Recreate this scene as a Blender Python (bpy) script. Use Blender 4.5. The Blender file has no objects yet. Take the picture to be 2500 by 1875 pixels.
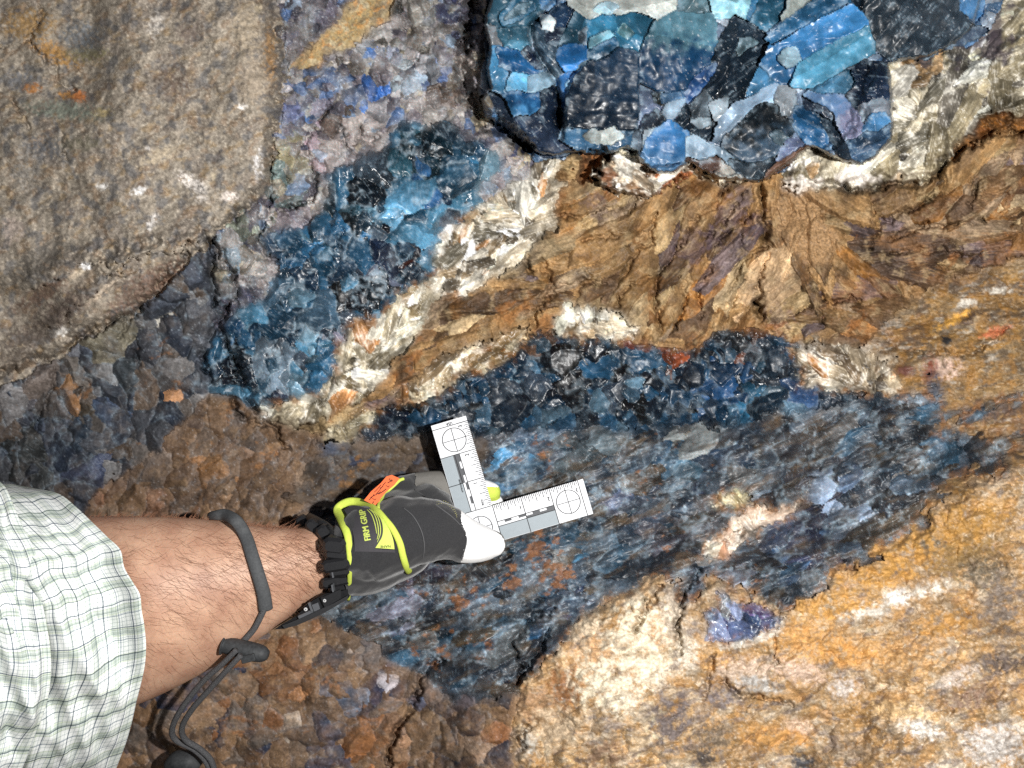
import bpy, math, random
import numpy as np
from mathutils import Vector, Matrix

# ------------------------------------------------------------------ camera, world, sun, exposure
SC = bpy.context.scene
COL = SC.collection
PXM = 0.86 / 2500.0            # metres per photo pixel on the wall plane
DIST = 0.66                    # camera to wall plane
CZ = 1.20                      # camera height
SUN = 0.25                     # underground: next to no daylight; the camera's flash lights the face
FLASH = 26.0
PITCH = math.radians(-28.0)    # the camera looks down at the rock face
SUN_AZ, SUN_EL = math.radians(12.5), math.radians(3.0)     # flash-like light from the right, seen from the camera
_R = Matrix.Rotation(PITCH, 3, 'X')
_RN = np.array(_R)
to_light = _R @ Vector((math.sin(SUN_AZ) * math.cos(SUN_EL), -math.cos(SUN_AZ) * math.cos(SUN_EL), math.sin(SUN_EL)))

cd = bpy.data.cameras.new('camera')
cam = bpy.data.objects.new('camera', cd)
COL.objects.link(cam)
cam.location = (0.0, -DIST, CZ)
cam.rotation_euler = (math.pi / 2 + PITCH, 0, 0)
cd.sensor_fit = 'HORIZONTAL'
cd.angle = 2 * math.atan(0.43 / DIST)
cd.clip_start, cd.clip_end = 0.01, 50.0
SC.camera = cam

w = bpy.data.worlds.new('World')
SC.world = w
w.use_nodes = True
wn = w.node_tree
wn.nodes.clear()
sky = wn.nodes.new('ShaderNodeTexSky')
sky.sky_type = 'NISHITA'
sky.sun_disc = False
sky.sun_elevation = math.asin(to_light.z)
sky.sun_rotation = math.atan2(to_light.x, to_light.y)
bg = wn.nodes.new('ShaderNodeBackground')
bg.inputs['Strength'].default_value = 0.02
wo = wn.nodes.new('ShaderNodeOutputWorld')
wn.links.new(sky.outputs[0], bg.inputs[0])
wn.links.new(bg.outputs[0], wo.inputs[0])

sd_ = bpy.data.lights.new('sun', 'SUN')
sd_.energy = SUN
sd_.angle = math.radians(0.6)
sd_.color = (1.0, 0.985, 0.955)
sun = bpy.data.objects.new('sun', sd_)
COL.objects.link(sun)
sun.rotation_euler = to_light.to_track_quat('Z', 'Y').to_euler()
sun.location = (1, -3, 3)

# the flash of the camera, a hand's breadth to the right of its lens
fl = bpy.data.lights.new('camera_flash', 'POINT')
fl.energy = FLASH
fl.shadow_soft_size = 0.007
fl.color = (1.0, 0.985, 0.96)
flash = bpy.data.objects.new('camera_flash', fl)
COL.objects.link(flash)
flash.location = Vector((0.0, -DIST, CZ)) + _R @ Vector((0.15, 0.02, 0.012))

SC.render.engine = 'CYCLES'
SC.cycles.use_denoising = False
SC.cycles.max_bounces = 4
SC.cycles.diffuse_bounces = 2
SC.cycles.glossy_bounces = 2
SC.view_settings.view_transform = 'Standard'
SC.view_settings.look = 'None'
SC.view_settings.exposure = 0.0
SC.view_settings.gamma = 1.0
SC.view_settings.use_curve_mapping = False
GAIN = 1.06

# ------------------------------------------------------------------ small helpers
def lin(c):
    c = np.asarray(c, dtype=np.float32) / 255.0
    return np.where(c <= 0.04045, c / 12.92, ((c + 0.055) / 1.055) ** 2.4).astype(np.float32)

def alb(*c):                    # photo colour -> surface colour
    c = lin(c) / GAIN; g = c @ np.array([.3, .55, .15], np.float32)
    return np.clip(c * .9 + g * .1, 0.0, 0.88)

def PT(u, v, d):                # place a point: photo column/row, metres in front of the wall plane
    k = (DIST - d) / DIST
    p = np.stack([(u - 1250.0) * PXM * k, DIST * k, (937.5 - v) * PXM * k], axis=-1)
    return p @ _RN.T + np.array([0.0, -DIST, CZ])

def PV(u, v, d):
    p = PT(np.float64(u), np.float64(v), np.float64(d))
    return Vector((float(p[0]), float(p[1]), float(p[2])))

def sm(a, b, x):
    t = np.clip((x - a) / (b - a), 0, 1)
    return t * t * (3 - 2 * t)

def mixc(c, col, f):            # c (N,3), col (3,) or (N,3), f (N,)
    f = np.clip(f, 0, 1)[..., None]
    return c * (1 - f) + col * f

_rng0 = np.random.RandomState(11)
_PERM = _rng0.permutation(4096).astype(np.int32)
_PERM = np.concatenate([_PERM, _PERM])
_GA = _rng0.rand(4096).astype(np.float32) * 2 * np.pi
_GX, _GY = np.cos(_GA).astype(np.float32), np.sin(_GA).astype(np.float32)

def gn(x, y, seed=0):           # gradient noise, about -0.7..0.7
    x = x.astype(np.float32); y = y.astype(np.float32)
    xi = np.floor(x); yi = np.floor(y)
    fx = x - xi; fy = y - yi
    xi = (xi.astype(np.int32) + seed * 131) & 4095
    yi = (yi.astype(np.int32) + seed * 37) & 4095
    x1 = (xi + 1) & 4095; y1 = (yi + 1) & 4095
    def g(ix, iy, dx, dy):
        h = _PERM[(_PERM[ix] + iy)] & 4095
        return _GX[h] * dx + _GY[h] * dy
    ux = fx * fx * fx * (fx * (fx * 6 - 15) + 10)
    uy = fy * fy * fy * (fy * (fy * 6 - 15) + 10)
    a = g(xi, yi, fx, fy); b = g(x1, yi, fx - 1, fy)
    c = g(xi, y1, fx, fy - 1); d = g(x1, y1, fx - 1, fy - 1)
    a = a + ux * (b - a); c = c + ux * (d - c)
    return (a + uy * (c - a)) * 1.5

def fb(u, v, scale, octv=3, seed=0, ang=0.0, st=1.0, gain=0.5, ridged=False):
    if ang or st != 1.0:
        c, s = math.cos(ang), math.sin(ang)
        a = (u * c + v * s) / (scale * st); b = (-u * s + v * c) / scale
    else:
        a = u / scale; b = v / scale
    out = 0; amp = 1.0; tot = 0
    for o in range(octv):
        n = gn(a, b, seed + o * 7)
        if ridged:
            n = 0.6 - 2 * np.abs(n)
        out = out + n * amp; tot += amp
        a = a * 2.03; b = b * 2.03; amp *= gain
    return out * (1.55 / tot)

# ------------------------------------------------------------------ the grid of the rock face
STEP = 2.7
ux = np.arange(-110.0, 2611.0, STEP)
vy = np.arange(-80.0, 1956.0, STEP)
grow = STEP * np.cumsum(1.14 ** np.arange(1, 44))
ux = np.concatenate([ux[0] - grow[::-1], ux, ux[-1] + grow]).astype(np.float32)
vy = np.concatenate([vy[0] - grow[::-1], vy, vy[-1] + grow]).astype(np.float32)
NX, NY = len(ux), len(vy)
U, V = np.meshgrid(ux, vy)
W1 = fb(U, V, 60, 3, 1); W2 = fb(U, V, 60, 3, 2)
W3 = fb(U, V, 14, 2, 3); W4 = fb(U, V, 14, 2, 4)
W5 = fb(U, V, 28, 2, 5); W6 = fb(U, V, 28, 2, 6)
W7 = fb(U, V, 9, 1, 8); W8 = fb(U, V, 9, 1, 9)
UW = (U + 13 * W1 + 10 * W5 + 6 * W3 + 3 * W7).astype(np.float32)     # jagged coordinates for outlines
VW = (V + 13 * W2 + 10 * W6 + 6 * W4 + 3 * W8).astype(np.float32)
UC = (U + 4 * W1 + 2.4 * W3).astype(np.float32)      # milder, for crystal outlines
VC = (V + 4 * W2 + 2.4 * W4).astype(np.float32)

class Z:                       # a window of the photo: local reading coordinates -> photo pixels
    def __init__(s, x, y, f): s.x, s.y, s.f = x, y, f
    def __call__(s, *pts): return np.array([(s.x + a * s.f, s.y + b * s.f) for a, b in pts], np.float32)
F = Z(0, 0, 1.1302)
zA = Z(0, 0, .40687); zB = Z(600, 0, .40687); zC = Z(1100, 0, .36166); zD = Z(1700, 0, .36166); zE = Z(400, 400, .36166)
zF = Z(1200, 350, .36166); zG = Z(1700, 500, .36166); zH = Z(0, 600, .39172); zI = Z(780, 980, .31646)
zJ = Z(1020, 1000, .229); zK = Z(0, 1150, .43695); zL = Z(450, 1200, .3014); zM = Z(700, 1350, .36166)
zN = Z(1300, 1000, .36166); zO = Z(1700, 1275, .36166)
q1 = Z(1170, 0, .18083); q2 = Z(1550, 0, .18083); q3 = Z(1900, 0, .18083); q4 = Z(1450, 200, .18083); q5 = Z(1800, 200, .18083)

def window(x0, x1, y0, y1):
    a = np.searchsorted(ux, x0); b = np.searchsorted(ux, x1)
    c = np.searchsorted(vy, y0); d = np.searchsorted(vy, y1)
    return slice(c, d), slice(a, b)

def inside(poly, X, Y):
    n = len(poly); r = np.zeros(X.shape, bool); j = n - 1
    for i in range(n):
        xi, yi = poly[i]; xj, yj = poly[j]
        if yi != yj:
            r ^= ((yi > Y) != (yj > Y)) & (X < (xj - xi) * (Y - yi) / (yj - yi) + xi)
        j = i
    return r

def seg_dist(pts, X, Y, closed=False):
    best = np.full(X.shape, 1e9, np.float32)
    n = len(pts)
    for i in range(n if closed else n - 1):
        ax, ay = pts[i]; bx, by = pts[(i + 1) % n]
        dx, dy = bx - ax, by - ay
        L = dx * dx + dy * dy + 1e-6
        t = np.clip(((X - ax) * dx + (Y - ay) * dy) / L, 0, 1)
        best = np.minimum(best, (X - ax - t * dx) ** 2 + (Y - ay - t * dy) ** 2)
    return np.sqrt(best)

def poly_mask(poly, X=None, Y=None, pad=40):
    X = UW if X is None else X; Y = VW if Y is None else Y
    m = np.zeros(U.shape, bool)
    ws = window(poly[:, 0].min() - pad, poly[:, 0].max() + pad, poly[:, 1].min() - pad, poly[:, 1].max() + pad)
    m[ws] = inside(poly, X[ws], Y[ws])
    return m

def poly_sd(poly, X=None, Y=None, pad=60):
    """window, signed distance (positive inside)"""
    X = UW if X is None else X; Y = VW if Y is None else Y
    ws = window(poly[:, 0].min() - pad, poly[:, 0].max() + pad, poly[:, 1].min() - pad, poly[:, 1].max() + pad)
    d = seg_dist(poly, X[ws], Y[ws], True)
    return ws, np.where(inside(poly, X[ws], Y[ws]), d, -d)
# ------------------------------------------------------------------ what stands where on the rock face
OCH, SCH, SLO, SEAM, LOW, LEFT, LEFO, BRE, YEL, VE1, VE2, MIC, GRY, TAN, BLU, PKT, RUST, HOLE = range(18)
ZONE = np.full(U.shape, -1, np.int16)
MICID = np.full(U.shape, -1, np.int16)

def paint(z, poly):
    m = poly_mask(poly); ZONE[m] = z
    return m

P_SCH = F((940, 660), (1000, 600), (1130, 560), (1200, 470), (1190, 400), (1250, 330), (1400, 390), (1650, 390), (1860, 400), (2040, 370), (2080, 310), (2212, 250), (3500, 100), (3500, 480),
          (2212, 560), (2050, 600), (1950, 660), (1850, 760), (1760, 760), (1700, 720), (1640, 690), (1560, 700), (1500, 750), (1420, 740), (1330, 720), (1200, 710), (1120, 740), (1040, 780),
          (960, 820), (900, 860), (800, 890), (720, 930), (640, 925), (560, 900), (640, 880), (740, 870), (850, 780), (870, 700))
P_SLO = F((700, 960), (800, 950), (930, 920), (1080, 910), (1240, 905), (1500, 880), (1750, 860), (1900, 830), (1990, 850), (2060, 925), (2160, 925), (2300, 935), (2290, 975), (2150, 1000), (2060, 1020), (2010, 1060), (1990, 1130),
          (1900, 1190), (1800, 1230), (1740, 1290), (1640, 1320), (1520, 1300), (1420, 1300), (1290, 1340), (1230, 1400), (1160, 1470), (1100, 1510), (980, 1510), (900, 1440), (820, 1380), (760, 1350),
          (690, 1360), (640, 1340), (720, 1200), (700, 1050))
P_SEAM = F((690, 960), (820, 945), (920, 940), (1000, 930), (1060, 960), (1020, 1010), (960, 1060), (950, 1150), (850, 1040), (760, 1070), (700, 1100), (620, 1080))
P_LOW = F((150, 1500), (420, 1400), (620, 1320), (700, 1330), (780, 1380), (840, 1440), (980, 1510), (1100, 1500), (1115, 1560), (1090, 1659), (1090, 3000), (-1500, 3000), (-1500, 1450))
P_LEFT = F((-1500, 870), (0, 860), (230, 710), (330, 640), (460, 520), (490, 560), (500, 640), (460, 740), (440, 830), (420, 870), (620, 930), (690, 960), (680, 1100), (620, 1340), (300, 1420), (-1500, 1500))
P_LEFO = F((310, 990), (360, 940), (430, 870), (520, 880), (640, 930), (700, 950), (690, 1010), (660, 1180), (640, 1330), (300, 1400), (180, 1110), (230, 1050))
P_BRE = F((585, -1500), (1060, -1500), (1040, 60), (1020, 200), (1060, 270), (1130, 320), (1130, 380), (1020, 420), (960, 440), (820, 500), (690, 540), (600, 620), (540, 720), (470, 720), (455, 620), (470, 510),
          (580, 410), (600, 300), (613, 150))
P_YEL = zB((250, 440), (330, 320), (480, 190), (560, 100), (640, 0), (640, -900), (870, -900), (880, 60), (860, 120), (760, 180), (620, 280), (420, 380))
P_VE1 = np.concatenate([F((830, 320), (860, 265), (960, 262), (1010, 300), (1075, 330), (1085, 365), (1040, 395), (1005, 450), (990, 480)),
                        zE((2030, 330), (1990, 400), (1880, 420), (1830, 520), (1860, 600), (1800, 720), (1690, 740), (1640, 800), (1560, 900), (1440, 990), (1330, 1050), (1280, 1080), (1190, 1190), (1120, 1290),
                           (1150, 1380), (1060, 1480), (950, 1510), (860, 1590), (720, 1640), (600, 1620), (540, 1500), (320, 1480), (270, 1400), (280, 1220), (410, 1130), (440, 1060), (560, 930), (680, 900), (740, 770),
                           (780, 660), (700, 620), (650, 500), (870, 430), (1000, 380), (1090, 300), (1100, 60))])
P_VE2 = F((800, 900), (940, 855), (1000, 805), (1080, 795), (1120, 745), (1160, 715), (1250, 720), (1330, 735), (1420, 765), (1500, 765), (1560, 725), (1640, 720), (1710, 740), (1720, 800), (1760, 830), (1850, 850), (1900, 845),
          (1790, 880), (1660, 895), (1560, 925), (1400, 915), (1240, 925), (1080, 935), (930, 930), (790, 945))
P_GRY = np.concatenate([F((-1500, -1500), (545, -1500), (560, -100), (585, 0), (600, 80), (613, 150), (612, 200), (598, 300), (590, 380), (575, 410), (540, 450), (495, 485), (460, 518)),
                        zH((1180, 60), (1080, 180), (990, 280), (840, 420), (700, 480), (620, 540), (430, 620), (330, 700), (200, 760), (0, 850)), F((-1500, 1000))])
P_TAN = F((1120, 1659), (1105, 1570), (1125, 1480), (1180, 1435), (1230, 1370), (1285, 1310), (1420, 1240), (1450, 1250), (1470, 1300), (1500, 1310), (1525, 1245), (1570, 1250), (1620, 1290), (1700, 1320), (1770, 1290),
          (1800, 1245), (1900, 1200), (2000, 1130), (2100, 1050), (2212, 1010), (3500, 800), (3500, 3000), (1090, 3000))
P_PKT = zN((1180, 1400), (1260, 1250), (1420, 1290), (1580, 1320), (1660, 1370), (1690, 1410), (1650, 1500), (1500, 1540), (1400, 1560), (1280, 1590), (1180, 1540))
P_BLU = np.concatenate([np.array([(1197, -700), (1197, 0), (1184, 40), (1181, 62), (1197, 112), (1192, 140), (1190, 181), (1196, 210), (1176, 242), (1180, 285), (1219, 300), (1240, 318), (1302, 369), (1331, 379), (1425, 372),
                                  (1447, 378), (1480, 379), (1530, 358), (1555, 372), (1566, 392), (1606, 423), (1642, 424), (1679, 396), (1751, 437), (1809, 439), (1845, 444), (1870, 440), (1950, 380), (1982, 358), (2020, 375),
                                  (2054, 394), (2105, 402), (2134, 388), (2174, 340), (2182, 289), (2178, 231), (2168, 158), (2264, 139), (2344, 100), (2376, 62), (2394, 0), (2420, -700)], np.float32)])
P_MIR = zD((1150, 400), (1560, 400), (1700, 340), (1850, 400), (2080, 260), (2212, 160), (4600, -900), (4600, 300), (2212, 780), (2100, 740), (1980, 780), (1900, 900), (1720, 1030), (1690, 1110), (1640, 1170), (1470, 1230),
           (1090, 1270), (900, 1290), (690, 1310), (580, 1250), (590, 1190), (700, 1050), (1000, 900))
P_MIU = zC((960, 1130), (1050, 1090), (1060, 1040), (1140, 1000), (1250, 1000), (1400, 1100), (1560, 1100), (1620, 1100), (1610, 1160), (1560, 1240), (1480, 1290), (1300, 1330), (1150, 1310), (1000, 1270))
P_MIW = zC((1640, 1100), (1760, 1160), (1975, 1190), (1960, 1215), (1850, 1245), (1760, 1250), (1690, 1190))
P_HOLE = zC((820, 1180), (860, 1120), (900, 1060), (960, 1000), (1080, 1010), (1060, 1090), (980, 1140), (1000, 1250), (900, 1260), (830, 1240))
P_RUST = zD((1690, 1050), (1720, 1000), (1900, 890), (1970, 740), (2212, 790), (3500, 600), (3500, 700), (2212, 900), (2000, 900), (1850, 1010), (1730, 1070))
MICAS = [F((1190, 345), (1130, 395), (1080, 425), (1060, 460), (1000, 480), (950, 520), (943, 560), (955, 600), (925, 635), (1000, 640), (1060, 610), (1130, 560), (1195, 490), (1215, 400)),
         F((760, 700), (830, 690), (860, 640), (900, 625), (960, 625), (940, 670), (880, 740), (850, 790), (780, 870), (700, 900), (640, 925), (560, 905), (600, 880), (650, 870), (700, 840), (712, 790), (735, 740)),
         F((960, 765), (1050, 740), (1150, 705), (1115, 755), (1080, 790), (1000, 803), (950, 845), (880, 870), (850, 850)),
         F((1180, 705), (1230, 665), (1310, 665), (1380, 710), (1340, 745), (1300, 720), (1255, 740), (1220, 725)),
         F((1700, 760), (1760, 730), (1850, 750), (1930, 800), (1950, 840), (1900, 850), (1800, 845), (1730, 830)),
         zI((60, 190), (180, 130), (300, 80), (420, 90), (410, 190), (280, 240), (150, 300), (80, 280)),
         zN((1110, 1000), (1190, 900), (1290, 790), (1480, 650), (1640, 640), (1740, 640), (1840, 570), (1830, 620), (1700, 760), (1600, 790), (1480, 860), (1320, 990), (1200, 1020)),
         zN((1215, 650), (1260, 580), (1430, 545), (1490, 620), (1400, 670))]
P_OCH = F((2040, 610), (1900, 640), (1830, 700), (1760, 750), (1720, 790), (1760, 830), (1850, 850), (2000, 850), (2030, 930), (2120, 930), (2140, 990), (2040, 1010), (2000, 1060), (1990, 1130), (2100, 1060), (2212, 1030), (3500, 900), (3500, 300), (2212, 520))
P_OCH2 = F((-3000, -3000), (6000, -3000), (6000, 5000), (-3000, 5000))
paint(OCH, P_OCH)
ZONE[poly_mask(P_SCH)] = SCH
def dissolve(z, poly, reach, amp, sc, seed):
    ws, sd = poly_sd(poly, None, None, reach + 20)
    n = fb(U[ws], V[ws], sc, 4, seed, -.33, 2.6, .62) * amp * np.clip((U[ws] - 1300) / 700, .25, 1)
    m = (sd + n > 0)
    q = ZONE[ws]; q[m] = z; ZONE[ws] = q
dissolve(SLO, P_SLO, 150, 130, 50, 1301); paint(LEFT, P_LEFT); paint(LEFO, P_LEFO); paint(SEAM, P_SEAM); paint(LOW, P_LOW)
paint(BRE, P_BRE); paint(YEL, P_YEL); 
ws, sd = poly_sd(P_TAN, None, None, 60); m = sd + 34 * np.clip((U[ws] - 1500) / 500, .15, 1) * fb(U[ws], V[ws], 44, 4, 1303, -.4, 1.8) > 0; q = ZONE[ws]; q[m] = TAN; ZONE[ws] = q
paint(VE2, P_VE2)
for i, p in enumerate(MICAS):
    m = paint(MIC, p); MICID[m] = i
paint(VE1, P_VE1)
paint(PKT, P_PKT); paint(GRY, P_GRY)
m = paint(MIC, P_MIR); MICID[m] = 20
paint(RUST, P_RUST)
paint(HOLE, P_HOLE)
m = paint(MIC, P_MIW); MICID[m] = 21
m = paint(MIC, P_MIU); MICID[m] = 22
mb = poly_mask(P_BLU, UC, VC); ZONE[mb] = BLU
for _ in range(260):            # close the leftover gaps from their neighbours
    e = ZONE < 0
    if not e.any(): break
    for dy, dx in ((0, 1), (1, 0), (0, -1), (-1, 0)):
        s = np.roll(ZONE, (dy, dx), (0, 1)); si = np.roll(MICID, (dy, dx), (0, 1))
        g = (ZONE < 0) & (s >= 0)
        ZONE[g] = s[g]; MICID[g] = si[g]
ZONE[ZONE < 0] = OCH
MICID[ZONE != MIC] = -1

# ------------------------------------------------------------------ large relief (in photo pixels, 1 px = 0.344 mm)
CTRL = np.array([(100, 100, 100), (400, 100, 150), (590, 200, 130), (300, 400, 140), (100, 600, 110), (480, 500, 110), (0, 850, 60), (800, 200, 30), (1000, 300, 10), (1100, 100, 0), (800, 650, 50), (900, 500, 40), (650, 850, 45),
                 (1400, 550, -30), (1800, 600, -50), (2200, 600, -10), (2450, 500, 40), (1200, 700, -10), (1300, 900, -25), (1700, 900, -30), (2000, 950, 0), (1200, 1150, 5), (1500, 1200, 30), (1900, 1200, 70), (1300, 1400, 60), (1000, 1500, 60),
                 (1600, 1600, 160), (2000, 1500, 180), (2400, 1300, 180), (2400, 1800, 260), (1500, 1800, 200), (1300, 1650, 150), (800, 1700, 70), (500, 1800, 60), (300, 1300, 10), (500, 1150, 20), (100, 1100, 20), (2300, 1000, 70), (900, 1150, 0), (750, 1450, 30),
                 (-800, 200, 150), (-800, 1200, 60), (3300, 600, 150), (3300, 1500, 320), (1200, 2800, 300), (1500, -900, 100), (300, -900, 200)], np.float32)
def macro(u, v, sig=190.0):
    num = np.zeros(u.shape, np.float32); den = np.full(u.shape, 1e-6, np.float32)
    for x, y, d in CTRL:
        w_ = 1.0 / (((u - x) ** 2 + (v - y) ** 2) / (sig * sig) + 0.25) ** 2.2
        num += w_ * d; den += w_
    return num / den
H = 1.45 * macro(U, V) + 26 * fb(U, V, 260, 3, 20) + 6 * fb(U, V, 70, 3, 21)

def step_up(poly, h, wdt, power=1.0, X=None, Y=None):
    ws, sd = poly_sd(poly, X, Y, pad=10)
    t = np.clip(sd / wdt, 0, 1)
    H[ws] += h * (t * (2 - t)) ** power
    return ws, sd
step_up(P_GRY, 62, 40)
step_up(P_SCH, 16, 22)
step_up(P_VE2, -14, 24)
step_up(P_TAN, 16, 34)
step_up(P_VE1, 4, 30)
step_up(P_PKT, -16, 18)
step_up(P_MIR, 45, 60)
step_up(P_MIU, 92, 12)
step_up(P_MIW, 50, 8)
step_up(P_RUST, -40, 40)
step_up(P_HOLE, -90, 26)
for p in MICAS:
    step_up(p, 7, 24)
step_up(P_BLU, 140, 7, 0.6, UC, VC)

CRACKS = [(zB, [(1390, -300), (1370, 0), (1350, 120), (1330, 250), (1300, 400), (1330, 520), (1370, 640), (1440, 730), (1560, 780), (1700, 890)], 110, 13), (zB, [(500, 600), (490, 690), (380, 780), (360, 900), (420, 1080), (400, 1200), (300, 1240), (150, 1300), (90, 1400)], 22, 4),
          (zB, [(800, 450), (830, 560)], 14, 4), (zB, [(560, 740), (600, 850), (620, 900)], 26, 6), (zB, [(1080, 290), (1010, 380), (960, 420)], 22, 5), (zB, [(170, 900), (150, 1240), (70, 1460)], 14, 3), (zB, [(925, 0), (950, 140), (990, 200)], 14, 4),
          (zB, [(520, 360), (470, 520), (480, 620)], 10, 3), (zB, [(700, 780), (740, 860), (790, 820)], 22, 6),
          (zE, [(300, 510), (320, 640), (350, 680), (310, 720), (350, 940)], 40, 6), (zE, [(340, 510), (380, 660), (470, 750), (480, 900), (400, 1030), (290, 1180), (265, 1300), (300, 1450)], 45, 6), (zE, [(380, 1120), (480, 1300), (540, 1500), (620, 1659)], 45, 7),
          (zE, [(690, 60), (850, 90), (730, 200), (720, 280)], 16, 3), (zE, [(990, 30), (1030, 130), (1010, 240), (870, 300)], 18, 4), (zE, [(640, 420), (640, 560), (700, 640), (780, 660)], 16, 4), (zE, [(1190, 440), (1195, 560)], 20, 5),
          (zH, [(1430, 930), (1530, 1090), (1700, 1120), (1787, 1250)], 30, 5), (zH, [(800, 460), (750, 580)], 16, 4), (zH, [(830, 600), (860, 740)], 24, 6), (zH, [(330, 780), (320, 900), (230, 1150)], 18, 5),
          (zF, [(1810, 300), (1830, 480), (1860, 620)], 60, 8), (zF, [(980, 370), (950, 440), (860, 500)], 22, 4), (zF, [(1120, 470), (1070, 560), (1090, 660), (1000, 710), (940, 820), (860, 930)], 28, 5), (zF, [(1330, 600), (1250, 700), (1120, 900), (1110, 1040), (1130, 1240)], 30, 5),
          (zF, [(1590, 290), (1540, 380), (1400, 480), (1310, 600)], 26, 4), (zF, [(1760, 470), (1620, 590), (1500, 700)], 24, 4), (zF, [(1870, 690), (1760, 740), (1650, 900), (1600, 1000)], 28, 5), (zF, [(1820, 1000), (1790, 1090)], 30, 5), (zF, [(330, 800), (390, 900), (400, 1000), (340, 1100), (270, 1220)], 34, 6),
          (zF, [(240, 780), (280, 870)], 22, 5), (zF, [(1110, 880), (960, 940), (870, 1030), (860, 1100)], 26, 4), (zF, [(1490, 620), (1330, 600)], 24, 4), (zF, [(1650, 1050), (1500, 1110)], 18, 4), (zF, [(1805, 1100), (1825, 1180)], 40, 8),
          (zM, [(1810, 360), (1600, 490), (1520, 600), (1550, 710)], 30, 5), (zM, [(1050, 720), (890, 830), (900, 900), (840, 1050), (750, 1200), (690, 1350), (680, 1500)], 40, 6), (zM, [(1770, 520), (1720, 640), (1620, 760), (1560, 880)], 40, 7), (zM, [(1620, 1160), (1550, 1250), (1590, 1330)], 30, 6),
          (zN, [(1110, 1100), (1040, 1180), (1010, 1330), (980, 1480), (990, 1640)], 38, 6), (zN, [(860, 1180), (790, 1310), (720, 1420), (700, 1480)], 36, 6), (zO, [(540, 740), (530, 830), (560, 960)], 14, 3), (zO, [(190, 1080), (280, 1160), (480, 1190), (640, 1230)], 22, 5), (zO, [(110, 900), (80, 1050), (40, 1200)], 24, 5),
          (zG, [(1190, 0), (1190, 280)], 22, 4), (zG, [(1340, 230), (1600, 130), (1850, 130)], 20, 4), (zG, [(1500, 1010), (1900, 1000), (2100, 830)], 18, 4), (zG, [(1340, 320), (1500, 300), (1800, 330)], 16, 4), (zG, [(870, 90), (860, 70), (960, 40)], 18, 5), (zG, [(640, 740), (760, 690)], 18, 3),
          (zA, [(240, 60), (240, 140), (180, 200), (220, 310), (330, 400), (340, 500), (460, 550)], 16, 4), (zA, [(90, 610), (110, 690), (180, 750)], 14, 4), (zA, [(0, 290), (120, 250), (180, 200)], 10, 3), (zA, [(360, 800), (370, 900), (430, 960)], 10, 3), (zA, [(1240, 1430), (1300, 1620)], 40, 8)]
CRACKS += [(zA, [(1690, 0), (1700, 230), (1730, 420), (1700, 620), (1640, 900), (1630, 1060), (1600, 1180), (1480, 1270), (1330, 1360), (1150, 1450)], 14, 4), (zH, [(1180, 60), (1080, 180), (990, 280), (840, 420), (700, 480), (620, 540), (430, 620)], 26, 5), (zD, [(760, 1240), (1100, 1285), (1480, 1240), (1650, 1170), (1700, 1050), (1850, 1000), (2000, 900), (2212, 900)], 50, 7),
           (zF, [(400, 480), (560, 500), (860, 440)], 20, 4), (zF, [(640, 650), (800, 640), (1030, 600)], 18, 4), (zF, [(420, 960), (600, 930), (760, 960)], 22, 4), (zF, [(1250, 1230), (1310, 1080), (1290, 900)], 22, 4), (zF, [(1420, 1200), (1400, 1000), (1500, 820)], 22, 4), (zF, [(1700, 330), (1660, 450), (1560, 560)], 22, 4), (zG, [(480, 330), (420, 560), (410, 650)], 26, 4), (zG, [(250, 420), (330, 320), (300, 200)], 20, 4), (zG, [(1300, 240), (1450, 160), (1700, 140)], 20, 4), (zG, [(780, 560), (900, 660), (1100, 640)], 22, 4), (zG, [(820, 720), (860, 830)], 20, 4), (zD, [(1600, 1330), (1450, 1420), (1240, 1500), (1200, 1600)], 26, 5), (zD, [(1900, 1240), (1840, 1400), (1950, 1500)], 22, 4)]
for zt, pts, dep, wd in CRACKS:
    dep *= 1.5; wd *= 1.15
    pts = zt(*pts)
    ws = window(pts[:, 0].min() - 50, pts[:, 0].max() + 50, pts[:, 1].min() - 50, pts[:, 1].max() + 50)
    d = seg_dist(pts, U[ws] + 10 * W1[ws] + 7 * W3[ws], V[ws] + 10 * W2[ws] + 7 * W4[ws])
    H[ws] -= dep * np.exp(-(d / wd) ** 2) * (0.75 + 0.6 * W1[ws])
# ------------------------------------------------------------------ grains: cells with facets of their own
VIS = (U > -190) & (U < 2690) & (V > -160) & (V < 2035)

def seeds_in(mask, spacing, seed, ang=0.0, st=1.0, jit=0.42):
    r = np.random.RandomState(seed)
    yy, xx = np.nonzero(mask & VIS)
    x0, x1, y0, y1 = ux[xx.min()], ux[xx.max()], vy[yy.min()], vy[yy.max()]
    cx, cy = (x0 + x1) / 2, (y0 + y1) / 2
    R = math.hypot(x1 - x0, y1 - y0) / 2 + spacing * 2
    a = np.arange(-R, R, spacing * st); b = np.arange(-R, R, spacing * .9)
    A, B = np.meshgrid(a, b)
    A = A + (np.arange(len(b)) % 2)[:, None] * spacing * st * .5
    A = A + (r.rand(*A.shape) * 2 - 1) * jit * spacing * st
    B = B + (r.rand(*B.shape) * 2 - 1) * jit * spacing
    c, s = math.cos(ang), math.sin(ang)
    X = cx + A * c - B * s; Y = cy + A * s + B * c
    X = X.ravel(); Y = Y.ravel()
    ok = (X > x0 - spacing) & (X < x1 + spacing) & (Y > y0 - spacing) & (Y < y1 + spacing)
    X, Y = X[ok], Y[ok]
    ix = np.clip(np.searchsorted(ux, X), 0, NX - 1); iy = np.clip(np.searchsorted(vy, Y), 0, NY - 1)
    keep = mask[iy, ix]
    return np.stack([X[keep], Y[keep]], 1).astype(np.float32)

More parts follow.
